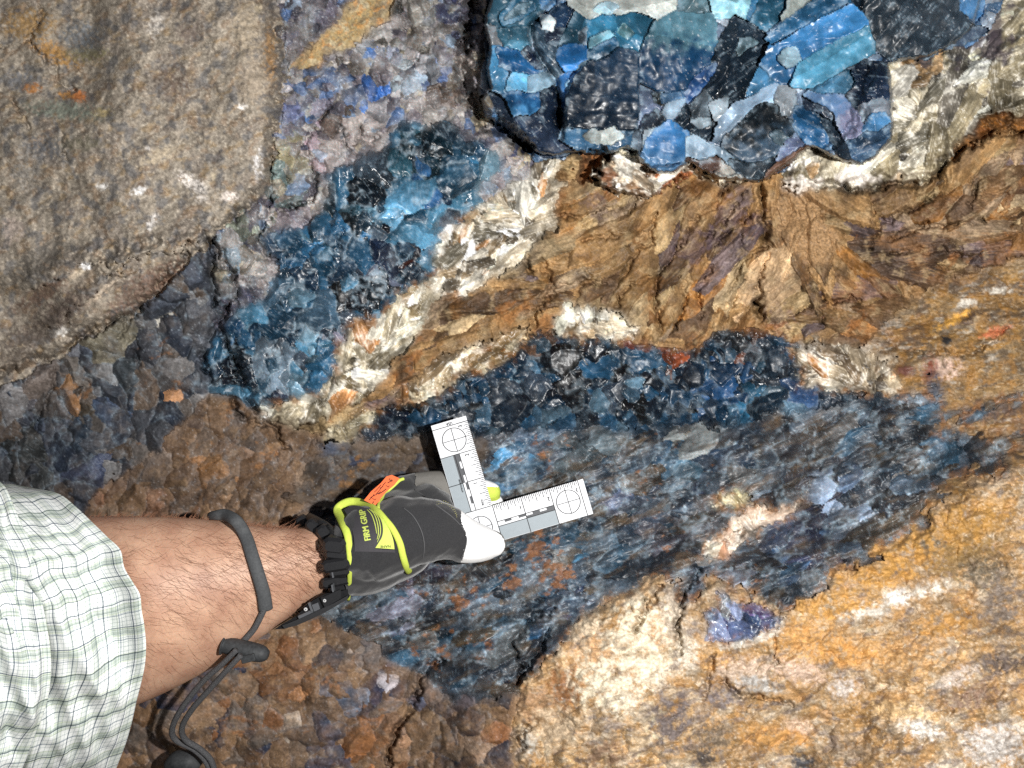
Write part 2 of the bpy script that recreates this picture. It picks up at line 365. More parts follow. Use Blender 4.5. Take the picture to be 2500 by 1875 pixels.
def run_cells(pts, spacing, rel, ang, st, X=None, Y=None):
    X = UC if X is None else X; Y = VC if Y is None else Y
    n = len(pts)
    ang = np.broadcast_to(np.asarray(ang, np.float32), (n,)); st = np.broadcast_to(np.asarray(st, np.float32), (n,))
    b1 = np.full(U.shape, 1e6, np.float32); b2 = np.full(U.shape, 1e6, np.float32); bid = np.full(U.shape, -1, np.int32)
    for i in range(n):
        u, v = pts[i]
        wd = spacing * 2.3 * max(1.0, rel[i]) * max(1.0, float(st[i]))
        ws = window(u - wd, u + wd, v - wd, v + wd)
        dx = X[ws] - u; dy = Y[ws] - v
        c, s = math.cos(ang[i]), math.sin(ang[i])
        a = (dx * c + dy * s) / st[i]; b = dy * c - dx * s
        d = np.sqrt(a * a + b * b) / rel[i]
        p1 = b1[ws]; cl = d < p1
        b2[ws] = np.where(cl, p1, np.minimum(b2[ws], d))
        b1[ws] = np.where(cl, d, p1)
        q = bid[ws]; q[cl] = i; bid[ws] = q
    return bid, b1, np.clip(b2 - b1, 0, 200)

XS = (U + 3.0 * W1 + 1.6 * W3).astype(np.float32); YS = (V + 3.0 * W2 + 1.6 * W4).astype(np.float32)
def run_shards(pts, spacing, rel, ang, st, seed, tilt=.3, side=(.7, 1.6), K=5, flat=1.0, off=.25, tdir=None):
    """interlocking crystals: each seed a convex shard with one broad face and K flanks; the highest shard shows"""
    r = np.random.RandomState(seed)
    n = len(pts)
    h1 = np.full(U.shape, -1e6, np.float32); h2 = np.full(U.shape, -1e6, np.float32)
    bid = np.full(U.shape, -1, np.int32); fid = np.zeros(U.shape, np.int8)
    for i in range(n):
        u, v = pts[i]; rad = spacing * rel[i] * .62
        wd = spacing * rel[i] * 1.7 * max(1., st[i])
        ws = window(u - wd, u + wd, v - wd, v + wd)
        dx = XS[ws] - u; dy = YS[ws] - v
        c, s = math.cos(ang[i]), math.sin(ang[i])
        a = (dx * c + dy * s) / st[i]; b = dy * c - dx * s
        t = r.rand() * 6.283 if tdir is None else tdir + (r.rand() - .5) * .9; sl = tilt * (.15 + r.rand())
        h = rad * .55 + sl * (math.cos(t) * a + math.sin(t) * b)
        f = np.zeros(h.shape, np.int8)
        p0 = r.rand() * 6.283
        for k in range(K):
            ph = p0 + k * 6.283 / K + (r.rand() - .5) * .9
            sk = side[0] + (side[1] - side[0]) * r.rand()
            rk = rad * (.75 + .6 * r.rand())
            hk = rad * .55 + sk * (rk - math.cos(ph) * a - math.sin(ph) * b) - sk * rad * .35
            cl = hk < h
            h = np.where(cl, hk, h); f[cl] = k + 1
        h = (h + (r.rand() - .5) * 2 * off * rad)
        p1 = h1[ws]; cl = h > p1
        h2[ws] = np.where(cl, p1, np.maximum(h2[ws], h))
        h1[ws] = np.where(cl, h, p1)
        q = bid[ws]; q[cl] = i; bid[ws] = q
        q = fid[ws]; q[cl] = f[cl]; fid[ws] = q
    return bid, h1 * flat, np.clip((h1 - h2), 0, 200), fid

CR = np.zeros((NY, NX, 3), np.float32)
RO = np.full(U.shape, 0.75, np.float32)
PART = np.full(U.shape, -1, np.int32)        # piece index, unique over everything
PIECES = []                                  # (kind, zone-group)
def new_pieces(n, kind):
    base = len(PIECES)
    PIECES.extend([kind] * n)
    return base

def facets(idx, bid, pts, size, seed, slope, K=3, off=0.2):
    """idx: flat indices; per-cell convex top made of K planes. returns height px, facet id"""
    r = np.random.RandomState(seed)
    n = len(pts)
    ph0 = r.rand(n) * 6.283
    P = [ph0 + k * 6.283 / K + (r.rand(n) - .5) * 1.0 for k in range(K)]
    S = [slope * (0.35 + r.rand(n)) for k in range(K)]
    C = [size * .22 * r.rand(n) for k in range(K)]
    C0 = (r.rand(n) - .5) * 2 * off * size
    c = bid.ravel()[idx]
    dx = UC.ravel()[idx] - pts[c, 0]; dy = VC.ravel()[idx] - pts[c, 1]
    best = np.full(len(idx), 1e6, np.float32); fid = np.zeros(len(idx), np.int8)
    for k in range(K):
        h = (C[k][c] - S[k][c] * (np.cos(P[k])[c] * dx + np.sin(P[k])[c] * dy)).astype(np.float32)
        cl = h < best
        best = np.where(cl, h, best); fid[cl] = k
    return best + C0[c], fid, c

def palette(pts, cols, wts, hints, seed, hintw=1.0):
    r = np.random.RandomState(seed)
    wts = np.asarray(wts, float) / np.sum(wts)
    cols = np.asarray(cols, np.float32)
    out = cols[r.choice(len(cols), len(pts), p=wts)]
    for (x, y), rad, c, stg in hints:
        d2 = ((pts[:, 0] - x) ** 2 + (pts[:, 1] - y) ** 2) / (rad * rad)
        p = stg * np.exp(-d2 * 1.2) * hintw
        hit = (r.rand(len(pts)) < p * .82)
        jit = 1 + (r.rand(len(pts), 1) - .5) * .6
        soft = np.clip(p * .45, 0, .45)[:, None]
        out = np.where(hit[:, None], np.asarray(c, np.float32)[None] * jit, out * (1 - soft) + np.asarray(c, np.float32)[None] * soft)
    out = out * (1 + (r.rand(len(pts), 1) - .5) * .3)
    out = lin(np.clip(out, 0, 255)) / GAIN; g = out @ np.array([.3, .55, .15], np.float32)
    return np.clip(out * .9 + g[:, None] * .1, 0, .88)

def hint(zt, *items):
    return [(tuple(zt((x, y))[0]), rad * zt.f, c, s) for (x, y, rad, c, s) in items]

FROST = alb(166, 190, 206)

def crystal_zone(mask, spacing, seed, cols, wts, hints, ang=0.0, st=1.0, slope=.42, groove=2.0, kind='crystal', frost=.5, rough=(.2, .42), relvar=.42, K=5, off=.3, speck=.35, flat=.8, blend=0.0, base=None, fine=1.0, angvar=None, hintw=1.0, depth=.65, angf=None, tdir=None, side=(.6, 1.5), pale=None, along=False, cellvar=None):
    pale = FROST if pale is None else pale
    r = np.random.RandomState(seed + 5)
    pts = seeds_in(mask, spacing, seed, ang, max(1.0, st * .8))
    rel = np.clip(np.exp(r.randn(len(pts)) * relvar), .5, 1.9)
    av = angvar if angvar is not None else (.8 if st > 1.3 else 6.28)
    angs = ang + (r.rand(len(pts)) - .5) * av
    if angf is not None: angs = np.array([angf(x, y) for x, y in pts]) + r.randn(len(pts)) * (.22 if angvar is None else angvar)
    sts = np.clip((st if st > 1.3 else 1.25) * (.75 + .6 * r.rand(len(pts))), 1, 4)
    bid, h1, edge, fidm = run_shards(pts, spacing, rel, angs, sts, seed + 1, slope, side, K, flat, off, tdir)
    m = mask & (bid >= 0)
    idx = np.flatnonzero(m)
    u = U.ravel()[idx]; v = V.ravel()[idx]
    e = edge.ravel()[idx]; c = bid.ravel()[idx]; fid = fidm.ravel()[idx]
    h = h1.ravel()[idx]
    n1 = fb(u, v, 16, 3, seed + 2); n2 = fb(u, v, 5.5, 2, seed + 3); n3 = fb(u, v, 60, 3, seed + 4)
    da = r.rand(len(pts)) * 3.14 if not along else angs + 1.5708
    ca, sa = np.cos(da)[c], np.sin(da)[c]
    cle = fb((u * ca + v * sa) / 4.0, (v * ca - u * sa) / 40.0, 1.0, 2, seed + 6)
    H.ravel()[idx] += h - groove * np.exp(-(e / 2.0) ** 2) + fine * (.55 * n1 + .14 * n2 + .16 * cle)
    cc = palette(pts, cols, wts, hints, seed + 7, hintw)
    fv = 1 + (r.rand(len(pts), K + 1) - .5) * .9
    fv[:, 0] = 1.0
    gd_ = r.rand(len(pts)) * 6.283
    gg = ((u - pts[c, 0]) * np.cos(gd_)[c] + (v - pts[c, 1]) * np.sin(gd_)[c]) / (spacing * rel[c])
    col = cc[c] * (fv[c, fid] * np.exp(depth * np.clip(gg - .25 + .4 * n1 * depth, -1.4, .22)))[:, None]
    col = col * np.clip(1 + .3 * n3 + .2 * n1, .3, 2)[:, None]
    if blend:
        nb = fb(u, v, 24, 4, seed + 8, ang, max(1.0, st), .6); nb2 = fb(u, v, 50, 3, seed + 9, ang, max(1.0, st))
        bb = np.tile(alb(*base[0]), (len(idx), 1))
        for j, t in enumerate(base[1:]):
            bb = mixc(bb, alb(*t), sm(.0, .4, (nb, nb2, -nb, -nb2, n1)[j % 5]) * .75)
        k = np.clip(blend + .5 * n3 + .3 * nb2, 0, 1)
        col = mixc(col, bb, k)
        H.ravel()[idx] += 3 * nb
    col = mixc(col, pale, sm(.35, .95, n1 + .5 * n3) * .55 * frost)
    col = mixc(col, pale, sm(.3, .8, cle + .4 * n1) * .35 * frost)
    rim = np.exp(-(e / 3.2) ** 2) * sm(-.15, .5, n3 + .7 * n1)
    col = mixc(col, pale, rim * frost * .8)
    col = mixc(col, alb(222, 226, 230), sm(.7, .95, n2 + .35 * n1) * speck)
    col = col * (1 + .12 * n2)[:, None]
    CR.reshape(-1, 3)[idx] = np.clip(col, .003, .88)
    rr = rough[0] + (rough[1] - rough[0]) * r.rand(len(pts), K + 1)
    RO.ravel()[idx] = np.clip(rr[c, fid] + .3 * rim + .12 * n1, .12, .9)
    base_ = new_pieces(len(pts), kind)
    PART.ravel()[idx] = base_ + c
    return (idx, c, e) if not along else (idx, c, e, cle, n1, n3, h)

print('cells...')
zone = lambda *z: np.isin(ZONE, z)
# --- the blue veins
PAL_V1 = [(20, 42, 62), (28, 72, 98), (42, 102, 138), (78, 140, 174), (122, 164, 186), (78, 92, 108), (18, 25, 34)]
HV1 = hint(zE, (1350, 230, 130, (16, 20, 28), 1), (1260, 420, 100, (14, 20, 26), 1), (1200, 270, 170, (32, 70, 86), .9), (1450, 370, 130, (120, 168, 192), 1), (1560, 300, 120, (90, 150, 185), .8), (900, 730, 170, (24, 48, 74), .8), (1220, 860, 130, (15, 18, 26), .9), (1480, 590, 110, (26, 40, 66), .9),
            (1690, 600, 130, (26, 32, 48), .9), (1440, 920, 90, (34, 44, 52), .9), (820, 940, 170, (76, 118, 148), .8), (760, 1130, 170, (14, 40, 60), .95), (600, 1250, 110, (70, 132, 184), .9), (700, 1400, 130, (124, 146, 164), .7), (430, 1430, 80, (18, 24, 36), .9), (1080, 1130, 90, (132, 130, 146), .9),
            (1300, 620, 110, (40, 108, 154), .9), (1820, 190, 110, (48, 100, 150), .9), (1400, 780, 100, (108, 118, 142), .9), (780, 1520, 160, (40, 50, 70), .8), (1100, 1400, 90, (20, 24, 36), .9), (1890, 90, 50, (190, 188, 172), 1), (1050, 520, 180, (38, 92, 128), .8), (780, 580, 130, (24, 74, 108), .9), (1380, 1060, 80, (70, 76, 90), .9), (1640, 660, 60, (60, 30, 24), .8),
            (1550, 130, 130, (60, 110, 140), .7)) + hint(zB, (1160, 830, 190, (20, 42, 54), 1.1), (900, 960, 150, (36, 72, 86), .95), (1420, 850, 110, (96, 120, 160), .8), (1480, 930, 40, (170, 150, 100), .9))
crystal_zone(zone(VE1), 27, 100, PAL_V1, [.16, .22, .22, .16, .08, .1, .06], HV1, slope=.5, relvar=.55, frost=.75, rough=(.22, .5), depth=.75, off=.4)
PAL_V2 = [(14, 32, 48), (16, 56, 84), (28, 84, 120), (60, 94, 118), (12, 18, 24), (92, 126, 148), (50, 64, 80)]
HV2 = hint(zF, (930, 1360, 90, (112, 48, 22), 1), (900, 1300, 60, (90, 40, 22), 1), (1230, 1400, 110, (130, 62, 26), 1.1), (1690, 1410, 60, (120, 56, 26), 1.1), (560, 1580, 140, (12, 16, 24), .9), (680, 1290, 110, (22, 28, 36), .95), (330, 1390, 70, (110, 80, 60), .7), (1850, 1460, 130, (90, 100, 112), .5), (1480, 1330, 100, (30, 36, 46), .9), (1750, 1320, 140, (120, 72, 36), .7)) + \
    hint(zG, (350, 1330, 150, (30, 98, 132), .9), (150, 1250, 180, (24, 70, 112), .8), (420, 1080, 150, (44, 52, 62), .8), (780, 1270, 110, (48, 84, 130), .8), (1100, 1190, 160, (34, 38, 48), .9)) + hint(zI, (560, 150, 160, (24, 36, 56), .8))
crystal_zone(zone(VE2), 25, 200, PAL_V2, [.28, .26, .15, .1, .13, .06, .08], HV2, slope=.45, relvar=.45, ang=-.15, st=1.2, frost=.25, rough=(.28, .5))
# --- the sloping bed with long grains
PAL_S = [(42, 54, 68), (62, 78, 94), (34, 38, 46), (84, 100, 116), (48, 84, 108), (104, 102, 100), (88, 76, 62), (120, 132, 142)]
HS = hint(zN, (700, 60, 250, (26, 78, 112), 1), (200, 60, 220, (34, 76, 104), .9), (1120, 150, 130, (152, 158, 158), .8), (400, 200, 160, (90, 104, 112), .7), (1800, 330, 280, (40, 38, 44), .95), (1100, 480, 130, (34, 36, 42), .9), (1050, 390, 120, (76, 120, 146), .9), (2050, 540, 150, (132, 152, 178), .8), (1900, 860, 200, (42, 44, 66), .9),
            (430, 930, 140, (58, 112, 144), .9), (1700, 780, 160, (70, 86, 120), .8), (720, 660, 110, (168, 172, 186), .8), (760, 590, 110, (100, 120, 160), .7), (1080, 600, 100, (36, 52, 84), .8), (1330, 300, 140, (30, 56, 82), .8), (900, 920, 220, (74, 74, 84), .9), (1500, 920, 200, (38, 44, 54), .9), (1150, 700, 150, (104, 104, 112), .7), (1750, 1000, 170, (56, 84, 116), .8), (1330, 1180, 100, (110, 116, 134), .7), (960, 1140, 120, (80, 92, 116), .8),
            (2080, 330, 130, (74, 92, 116), .8)) + hint(zI, (1560, 560, 140, (64, 126, 166), .95), (1350, 620, 90, (50, 110, 150), .8), (1650, 260, 200, (70, 86, 104), .7), (900, 1280, 130, (44, 40, 56), .9), (1250, 1290, 160, (34, 38, 50), .9)) + \
    hint(zM, (1430, 560, 150, (58, 94, 118), .9), (1700, 470, 130, (24, 58, 84), 1), (1900, 380, 120, (34, 58, 100), .9), (1480, 840, 90, (22, 26, 38), 1), (660, 480, 130, (112, 124, 150), .7), (1320, 780, 100, (52, 52, 66), .8), (780, 330, 160, (126, 128, 146), .7), (640, 930, 150, (54, 54, 74), .8))
RUSTS = hint(zI, (1680, 1120, 170, 0, .9), (1500, 1360, 150, 0, .75), (1150, 1520, 150, 0, .6), (750, 1470, 120, 0, .45), (1560, 420, 110, 0, .4)) + hint(zM, (1000, 640, 220, 0, .5), (700, 260, 120, 0, .4), (1300, 640, 150, 0, .45), (1850, 130, 120, 0, .9), (1180, 330, 150, 0, .7)) + hint(zN, (150, 1110, 160, 0, .8), (750, 490, 120, 0, .45), (1500, 1130, 90, 0, .5), (100, 260, 160, 0, .5), (900, 860, 130, 0, .4))
def rust(idx, hints, seed, col=(146, 92, 42), amt=.78, ang=-.35, st=1.6):
    u = U.ravel()[idx]; v = V.ravel()[idx]
    f = np.zeros(len(idx), np.float32)
    for (x, y), rad, _, s in hints:
        f = np.maximum(f, s * np.exp(-((u - x) ** 2 + (v - y) ** 2) / (rad * rad) * 1.1))
    n = fb(u, v, 22, 4, seed, ang, st, .62)
    k = sm(.48, .86, f + .75 * n) * amt
    tone = alb(*col) * (1 + .45 * fb(u, v, 9, 2, seed + 9))[:, None]
    CR.reshape(-1, 3)[idx] = mixc(CR.reshape(-1, 3)[idx], tone, k)
    RO.ravel()[idx] = RO.ravel()[idx] * (1 - k) + .85 * k
    H.ravel()[idx] += 1.8 * k
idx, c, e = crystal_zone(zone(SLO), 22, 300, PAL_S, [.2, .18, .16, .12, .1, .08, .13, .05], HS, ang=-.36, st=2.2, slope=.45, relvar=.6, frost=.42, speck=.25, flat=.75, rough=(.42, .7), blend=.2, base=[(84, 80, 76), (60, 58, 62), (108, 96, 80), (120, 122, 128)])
u = U.ravel()[idx]; v = V.ravel()[idx]
bands = fb(u, v, 42, 4, 305, -.38, 4.0, .6); b2 = fb(u, v, 110, 3, 307, -.38, 2.5)
CR.reshape(-1, 3)[idx] *= np.clip(np.exp(.75 * bands + .5 * b2 - .05), .3, 1.9)[:, None]
H.ravel()[idx] += 12 * bands
CR.reshape(-1, 3)[idx] = mixc(CR.reshape(-1, 3)[idx], alb(112, 90, 62) * (1 + .4 * bands)[:, None], sm(.15, .6, fb(u, v, 34, 4, 309, -.38, 3.2) - .1) * .5)
rust(idx, RUSTS, 310)
# --- dark brown seam left of the scale
idx, c, e = crystal_zone(zone(SEAM), 22, 330, [(70, 60, 52), (92, 76, 60), (52, 46, 44), (110, 96, 84), (60, 66, 80)], [3, 3, 2, 1.5, .8], hint(zI, (330, 290, 120, (56, 70, 100), .7), (150, 330, 120, (90, 110, 140), .6), (60, 700, 140, (100, 88, 78), .6)), ang=-.3, st=1.6, slope=.35, kind='stone', depth=.3, frost=.1, rough=(.55, .8), speck=.12, flat=.5, blend=.5, base=[(78, 64, 52), (56, 46, 40), (104, 84, 62), (70, 64, 62)])
rust(idx, hint(zI, (250, 640, 170, 0, .7), (330, 480, 110, 0, .5)), 340, (122, 86, 46))
# --- purple pocket in the tan rock
crystal_zone(zone(PKT), 26, 350, [(72, 84, 124), (96, 108, 146), (120, 130, 160), (84, 74, 110), (50, 62, 96)], [3, 3, 2, 1.5, 1], hint(zN, (1560, 1400, 90, (92, 76, 118), .9), (1400, 1460, 110, (64, 86, 128), .8), (1250, 1300, 90, (132, 128, 128), .8)), slope=.3, frost=.5, flat=.6)
# --- breccia between the boulders
PAL_B = [(150, 142, 140), (118, 110, 116), (174, 168, 164), (84, 80, 92), (62, 66, 90), (70, 98, 140), (152, 140, 118), (100, 92, 86), (132, 150, 170)]
HB = hint(zB, (760, 570, 90, (48, 98, 168), .9), (430, 620, 80, (64, 100, 150), .8), (640, 720, 60, (76, 112, 150), .9), (1140, 430, 100, (78, 106, 160), .9), (730, 290, 60, (50, 84, 130), .8), (860, 330, 60, (70, 110, 190), .7), (250, 620, 120, (96, 104, 140), .7), (430, 90, 180, (84, 80, 92), .8), (350, 250, 150, (76, 74, 88), .8), (1230, 60, 130, (44, 48, 74), .9), (1050, 90, 150, (118, 114, 108), .9), (1180, 580, 120, (96, 82, 74), .9),
            (520, 730, 130, (104, 88, 78), .8), (480, 900, 130, (142, 124, 132), .7), (330, 1050, 110, (164, 156, 130), .9), (250, 940, 90, (146, 136, 104), .9), (210, 1060, 80, (92, 106, 104), .9), (650, 820, 120, (156, 146, 142), .8), (1000, 530, 90, (160, 176, 186), .8), (1380, 420, 160, (130, 116, 102), .9), (150, 780, 80, (78, 96, 140), .8), (480, 580, 120, (110, 106, 120), .6)) + \
    hint(zE, (550, 430, 110, (128, 134, 120), 1), (870, 400, 130, (138, 126, 130), .8), (500, 560, 80, (96, 112, 124), .8), (560, 560, 50, (112, 84, 74), .9), (600, 660, 110, (124, 114, 100), .8), (600, 760, 60, (150, 140, 130), .9), (350, 850, 130, (76, 78, 74), .9), (570, 850, 120, (84, 80, 90), .9), (320, 960, 130, (78, 90, 102), .9), (470, 1000, 130, (66, 64, 76), .9), (720, 760, 80, (130, 122, 122), .8), (940, 90, 60, (166, 158, 134), .9), (200, 900, 130, (70, 68, 72), .8))
crystal_zone(zone(BRE), 15, 400, PAL_B, [.2, .18, .15, .14, .07, .06, .1, .1, .05], HB, slope=.5, kind='grain', depth=.3, frost=.22, rough=(.4, .75), relvar=.6, off=.4, speck=.3, flat=.9, blend=.1, base=[(146, 138, 134), (108, 100, 104), (172, 166, 160), (120, 108, 92)])
idx = np.flatnonzero(zone(BRE))
H.ravel()[idx] += 11 * fb(U.ravel()[idx], V.ravel()[idx], 45, 3, 420)
# --- mixed ground at the left and the bottom
PAL_L = [(112, 88, 66), (136, 104, 74), (84, 68, 58), (60, 60, 70), (150, 122, 96), (52, 58, 78), (128, 84, 50), (104, 96, 90)]
HL = hint(zM, (600, 930, 190, (66, 64, 88), 1), (480, 980, 90, (104, 126, 152), .8), (250, 1330, 190, (46, 54, 72), 1), (370, 1080, 100, (62, 82, 110), .9), (580, 1250, 170, (146, 90, 40), 1), (1030, 970, 120, (44, 56, 76), .9), (1000, 860, 100, (60, 64, 66), .8), (1200, 1270, 100, (48, 50, 60), .8), (980, 1200, 160, (84, 80, 66), .8), (1200, 1000, 90, (122, 112, 112), .8), (850, 1300, 130, (140, 106, 80), .7), (130, 1060, 110, (50, 54, 66), .8), (100, 900, 180, (136, 96, 62), .8),
            (380, 620, 200, (140, 124, 112), .7), (250, 450, 180, (140, 112, 84), .7), (640, 760, 140, (150, 146, 152), .6), (540, 640, 140, (124, 118, 116), .6), (400, 930, 70, (84, 104, 130), .8), (850, 760, 120, (96, 86, 82), .8), (1400, 1020, 100, (150, 130, 104), .7), (60, 1300, 90, (176, 164, 150), .7), (1060, 1380, 110, (66, 64, 62), .8)) + \
    hint(zH, (400, 820, 120, (92, 86, 80), .9), (480, 940, 110, (150, 108, 66), .8), (500, 1050, 110, (62, 52, 40), .9), (760, 850, 140, (58, 66, 72), .9), (740, 1010, 140, (44, 54, 70), .9), (180, 1000, 150, (88, 88, 96), .8), (150, 900, 150, (100, 90, 84), .7), (860, 480, 90, (88, 92, 96), .9), (980, 440, 60, (170, 166, 156), 1), (880, 560, 90, (92, 90, 88), .8), (740, 680, 80, (112, 106, 90), .9), (990, 660, 110, (110, 80, 54), .8), (460, 640, 60, (170, 168, 172), .9), (1070, 920, 90, (156, 112, 74), .8), (900, 1220, 120, (60, 62, 66), .8), (450, 1220, 140, (52, 66, 82), .9), (200, 1420, 170, (52, 54, 54), .9), (420, 1400, 140, (48, 54, 72), .9),
         (480, 1590, 90, (44, 54, 76), .9), (640, 1390, 36, (200, 196, 186), 1), (1230, 900, 50, (170, 160, 150), .8), (600, 520, 50, (60, 46, 36), 1), (1200, 760, 120, (76, 84, 96), .8))
idx, c, e = crystal_zone(zone(LOW), 27, 500, PAL_L, [.17, .14, .12, .15, .08, .12, .12, .1], HL, ang=-.5, st=1.3, slope=.42, kind='stone', depth=.3, frost=.1, rough=(.55, .85), relvar=.6, speck=.12, flat=.65, blend=.4, base=[(124, 96, 70), (92, 74, 60), (150, 118, 84), (104, 84, 72), (140, 100, 62)])
rust(idx, hint(zM, (560, 1230, 180, 0, .8), (250, 880, 170, 0, .5), (1100, 720, 150, 0, .5), (900, 620, 160, 0, .5)) + hint(F, (560, 1440, 70, 0, .5), (520, 1560, 60, 0, .6)), 520, (136, 90, 50), .7)
idx, c, e = crystal_zone(zone(LEFT), 30, 540, [(76, 78, 84), (60, 66, 78), (48, 56, 70), (104, 96, 90), (96, 80, 66), (124, 122, 122)], [.2, .24, .22, .12, .12, .1], HL, ang=-.6, st=1.2, slope=.5, kind='stone', depth=.3, frost=.2, rough=(.35, .75), relvar=.55, speck=.15, flat=.9, blend=.2, base=[(80, 76, 76), (56, 58, 66), (100, 90, 82), (70, 70, 76)])
rust(idx, hint(zH, (480, 930, 110, 0, .6), (1070, 900, 100, 0, .6), (1000, 650, 90, 0, .5)), 560, (128, 88, 52), .7)
idx, c, e = crystal_zone(zone(LEFO), 26, 580, [(116, 90, 66), (98, 76, 58), (134, 104, 74), (82, 68, 60), (150, 126, 104), (108, 98, 92)], [3, 2.5, 2, 1.5, 1, 1], hint(zH, (860, 1180, 110, (140, 96, 44), .9), (830, 1280, 100, (96, 66, 40), .8), (1250, 1320, 140, (132, 92, 52), .9), (1150, 1250, 130, (110, 90, 70), .7), (1700, 1350, 130, (130, 84, 36), .8), (1480, 1280, 130, (92, 64, 54), .7), (700, 1560, 150, (128, 88, 62), .7), (1050, 1560, 200, (124, 88, 64), .7)), ang=-.9, st=1.5, slope=.45, kind='stone', depth=.3, frost=.1, rough=(.5, .8), relvar=.55, speck=.15, flat=.65, blend=.4, base=[(112, 88, 66), (84, 68, 56), (132, 106, 78), (102, 86, 76), (142, 120, 100)])
rust(idx, hint(zH, (860, 1200, 140, 0, .6), (1420, 1050, 100, 0, .6), (1640, 1320, 140, 0, .6), (1250, 1320, 130, 0, .55)), 590, (144, 98, 52), .7)
# ------------------------------------------------------------------ folded brown rock, mica, plain rock
print('fibrous rock...')
def fibre_zone(mask, spacing, seed, tones, kind, thick, amp, aspec, st=1.5, fan=False, slope=.2, groove=7.0, rough=(.5, .75), relvar=.35):
    """patches of thin curved layers; tones: list of (colour, amount)"""
    r = np.random.RandomState(seed)
    pts = seeds_in(mask, spacing, seed, 0, 1)
    n = len(pts)
    ang = np.array([aspec(x, y) for x, y in pts]) + r.randn(n) * .28
    rel = np.clip(np.exp(r.randn(n) * relvar), .5, 1.9)
    bid, b1, edge = run_cells(pts, spacing, rel, ang, st, UW, VW)
    m = mask & (bid >= 0)
    idx = np.flatnonzero(m)
    c = bid.ravel()[idx]; u = U.ravel()[idx]; v = V.ravel()[idx]; e = edge.ravel()[idx]
    dx = u - pts[c, 0]; dy = v - pts[c, 1]
    ca, sa = np.cos(ang)[c], np.sin(ang)[c]
    a = dx * ca + dy * sa; b = dy * ca - dx * sa
    if fan:
        R = spacing * (.7 + .8 * r.rand(n))
        th = np.arctan2(b, a + R[c]); rr = np.hypot(b, a + R[c])
        q = th * spacing * 1.1; p = rr
    else:
        kv = (r.rand(n) - .5) * 1.6 / spacing
        q = b + kv[c] * a * a; p = a
    q = q + 5 * fb(u, v, 75, 2, seed + 1) + 1.0 * fb(u, v, 14, 2, seed + 12)
    ph = q / thick + 20 * r.rand(n)[c] + .5 * fb(p / 60, q / 30, 1.0, 3, seed + 2)
    saw = ph - np.floor(ph)
    lay = np.floor(ph).astype(np.int64)
    lh = ((lay * 7919 + c * 104729) % 1013) / 1013.0
    fine = fb(p / 45.0, q / 3.6, 1.0, 3, seed + 3)
    big = fb(u, v, 45, 3, seed + 4)
    tilt = r.rand(n) * 6.283
    S = slope * (r.rand(n) + .2)
    hh = amp * np.minimum(saw * 1.1, (1 - saw) * 9) * (.1 + 1.5 * lh * lh) - S[c] * (np.cos(tilt)[c] * dx + np.sin(tilt)[c] * dy) + .28 * fine + 3.5 * big
    H.ravel()[idx] += hh - groove * np.exp(-(e / 5.0) ** 2) * sm(-.3, .2, big)
    col = np.tile(alb(*tones[0][0]), (len(idx), 1))
    srcs = [.6 * fine, big, .7 * (lh * 2 - 1), fb(u, v, 22, 3, seed + 5), fb(p / 60, q / 8, 1., 2, seed + 6), fb(u, v, 80, 3, seed + 7), fb(p / 20, q / 4, 1., 2, seed + 8)]
    for i, (t, amt) in enumerate(tones[1:]):
        col = mixc(col, alb(*t), sm(-.05, .5, srcs[(i + 1) % len(srcs)] * (1 if i % 2 == 0 else -1)) * amt)
    cj = 1 + (r.rand(n) - .5) * .4
    col = col * (cj[c] * (1 + .16 * fine) * (.84 + .3 * lh) * (1 + .22 * big))[:, None]
    CR.reshape(-1, 3)[idx] = np.clip(col, .004, .88)
    RO.ravel()[idx] = np.clip(rough[0] + (rough[1] - rough[0]) * lh + .2 * fine, .25, .95)
    PART.ravel()[idx] = new_pieces(n, kind) + c
    return idx, c, e, pts

AH = [(1250, 700, -.3), (1400, 560, -.45), (1350, 760, -.35), (1500, 620, -.75), (1600, 520, -.95), (1650, 700, -1.1), (1700, 820, -1.2), (1580, 800, -1.0), (1780, 560, -.7), (1800, 700, -.9), (1880, 720, -.75), (1920, 560, 1.15), (1960, 660, 1.35), (2100, 560, .35), (2150, 470, -.3), (2300, 560, -.15), (2250, 420, -.9),
      (2400, 450, -1.0), (2420, 600, -.2), (2100, 720, .45), (1980, 760, -.4), (2300, 720, .6), (1050, 800, -.5), (1100, 880, -.55), (950, 960, -.5), (850, 1010, -.4), (1300, 480, .5), (1420, 450, -.2), (1520, 470, -.9), (1700, 470, -.9)]
def ang_schist(x, y):
    b = min(AH, key=lambda t: (t[0] - x) ** 2 + (t[1] - y) ** 2)
    return b[2]
T_SCH = [(148, 114, 70), (176, 148, 102), (98, 74, 50), (120, 90, 58), (160, 108, 46), (108, 92, 92), (150, 126, 98), (186, 160, 118)]
def ang_smooth(x, y):
    wsum = cs_ = sn_ = 0.0
    for hx, hy, ha in AH:
        w_ = 1.0 / (((hx - x) ** 2 + (hy - y) ** 2) / 3600.0 + .15) ** 1.6
        cs_ += w_ * math.cos(2 * ha); sn_ += w_ * math.sin(2 * ha); wsum += w_
    return .5 * math.atan2(sn_, cs_)
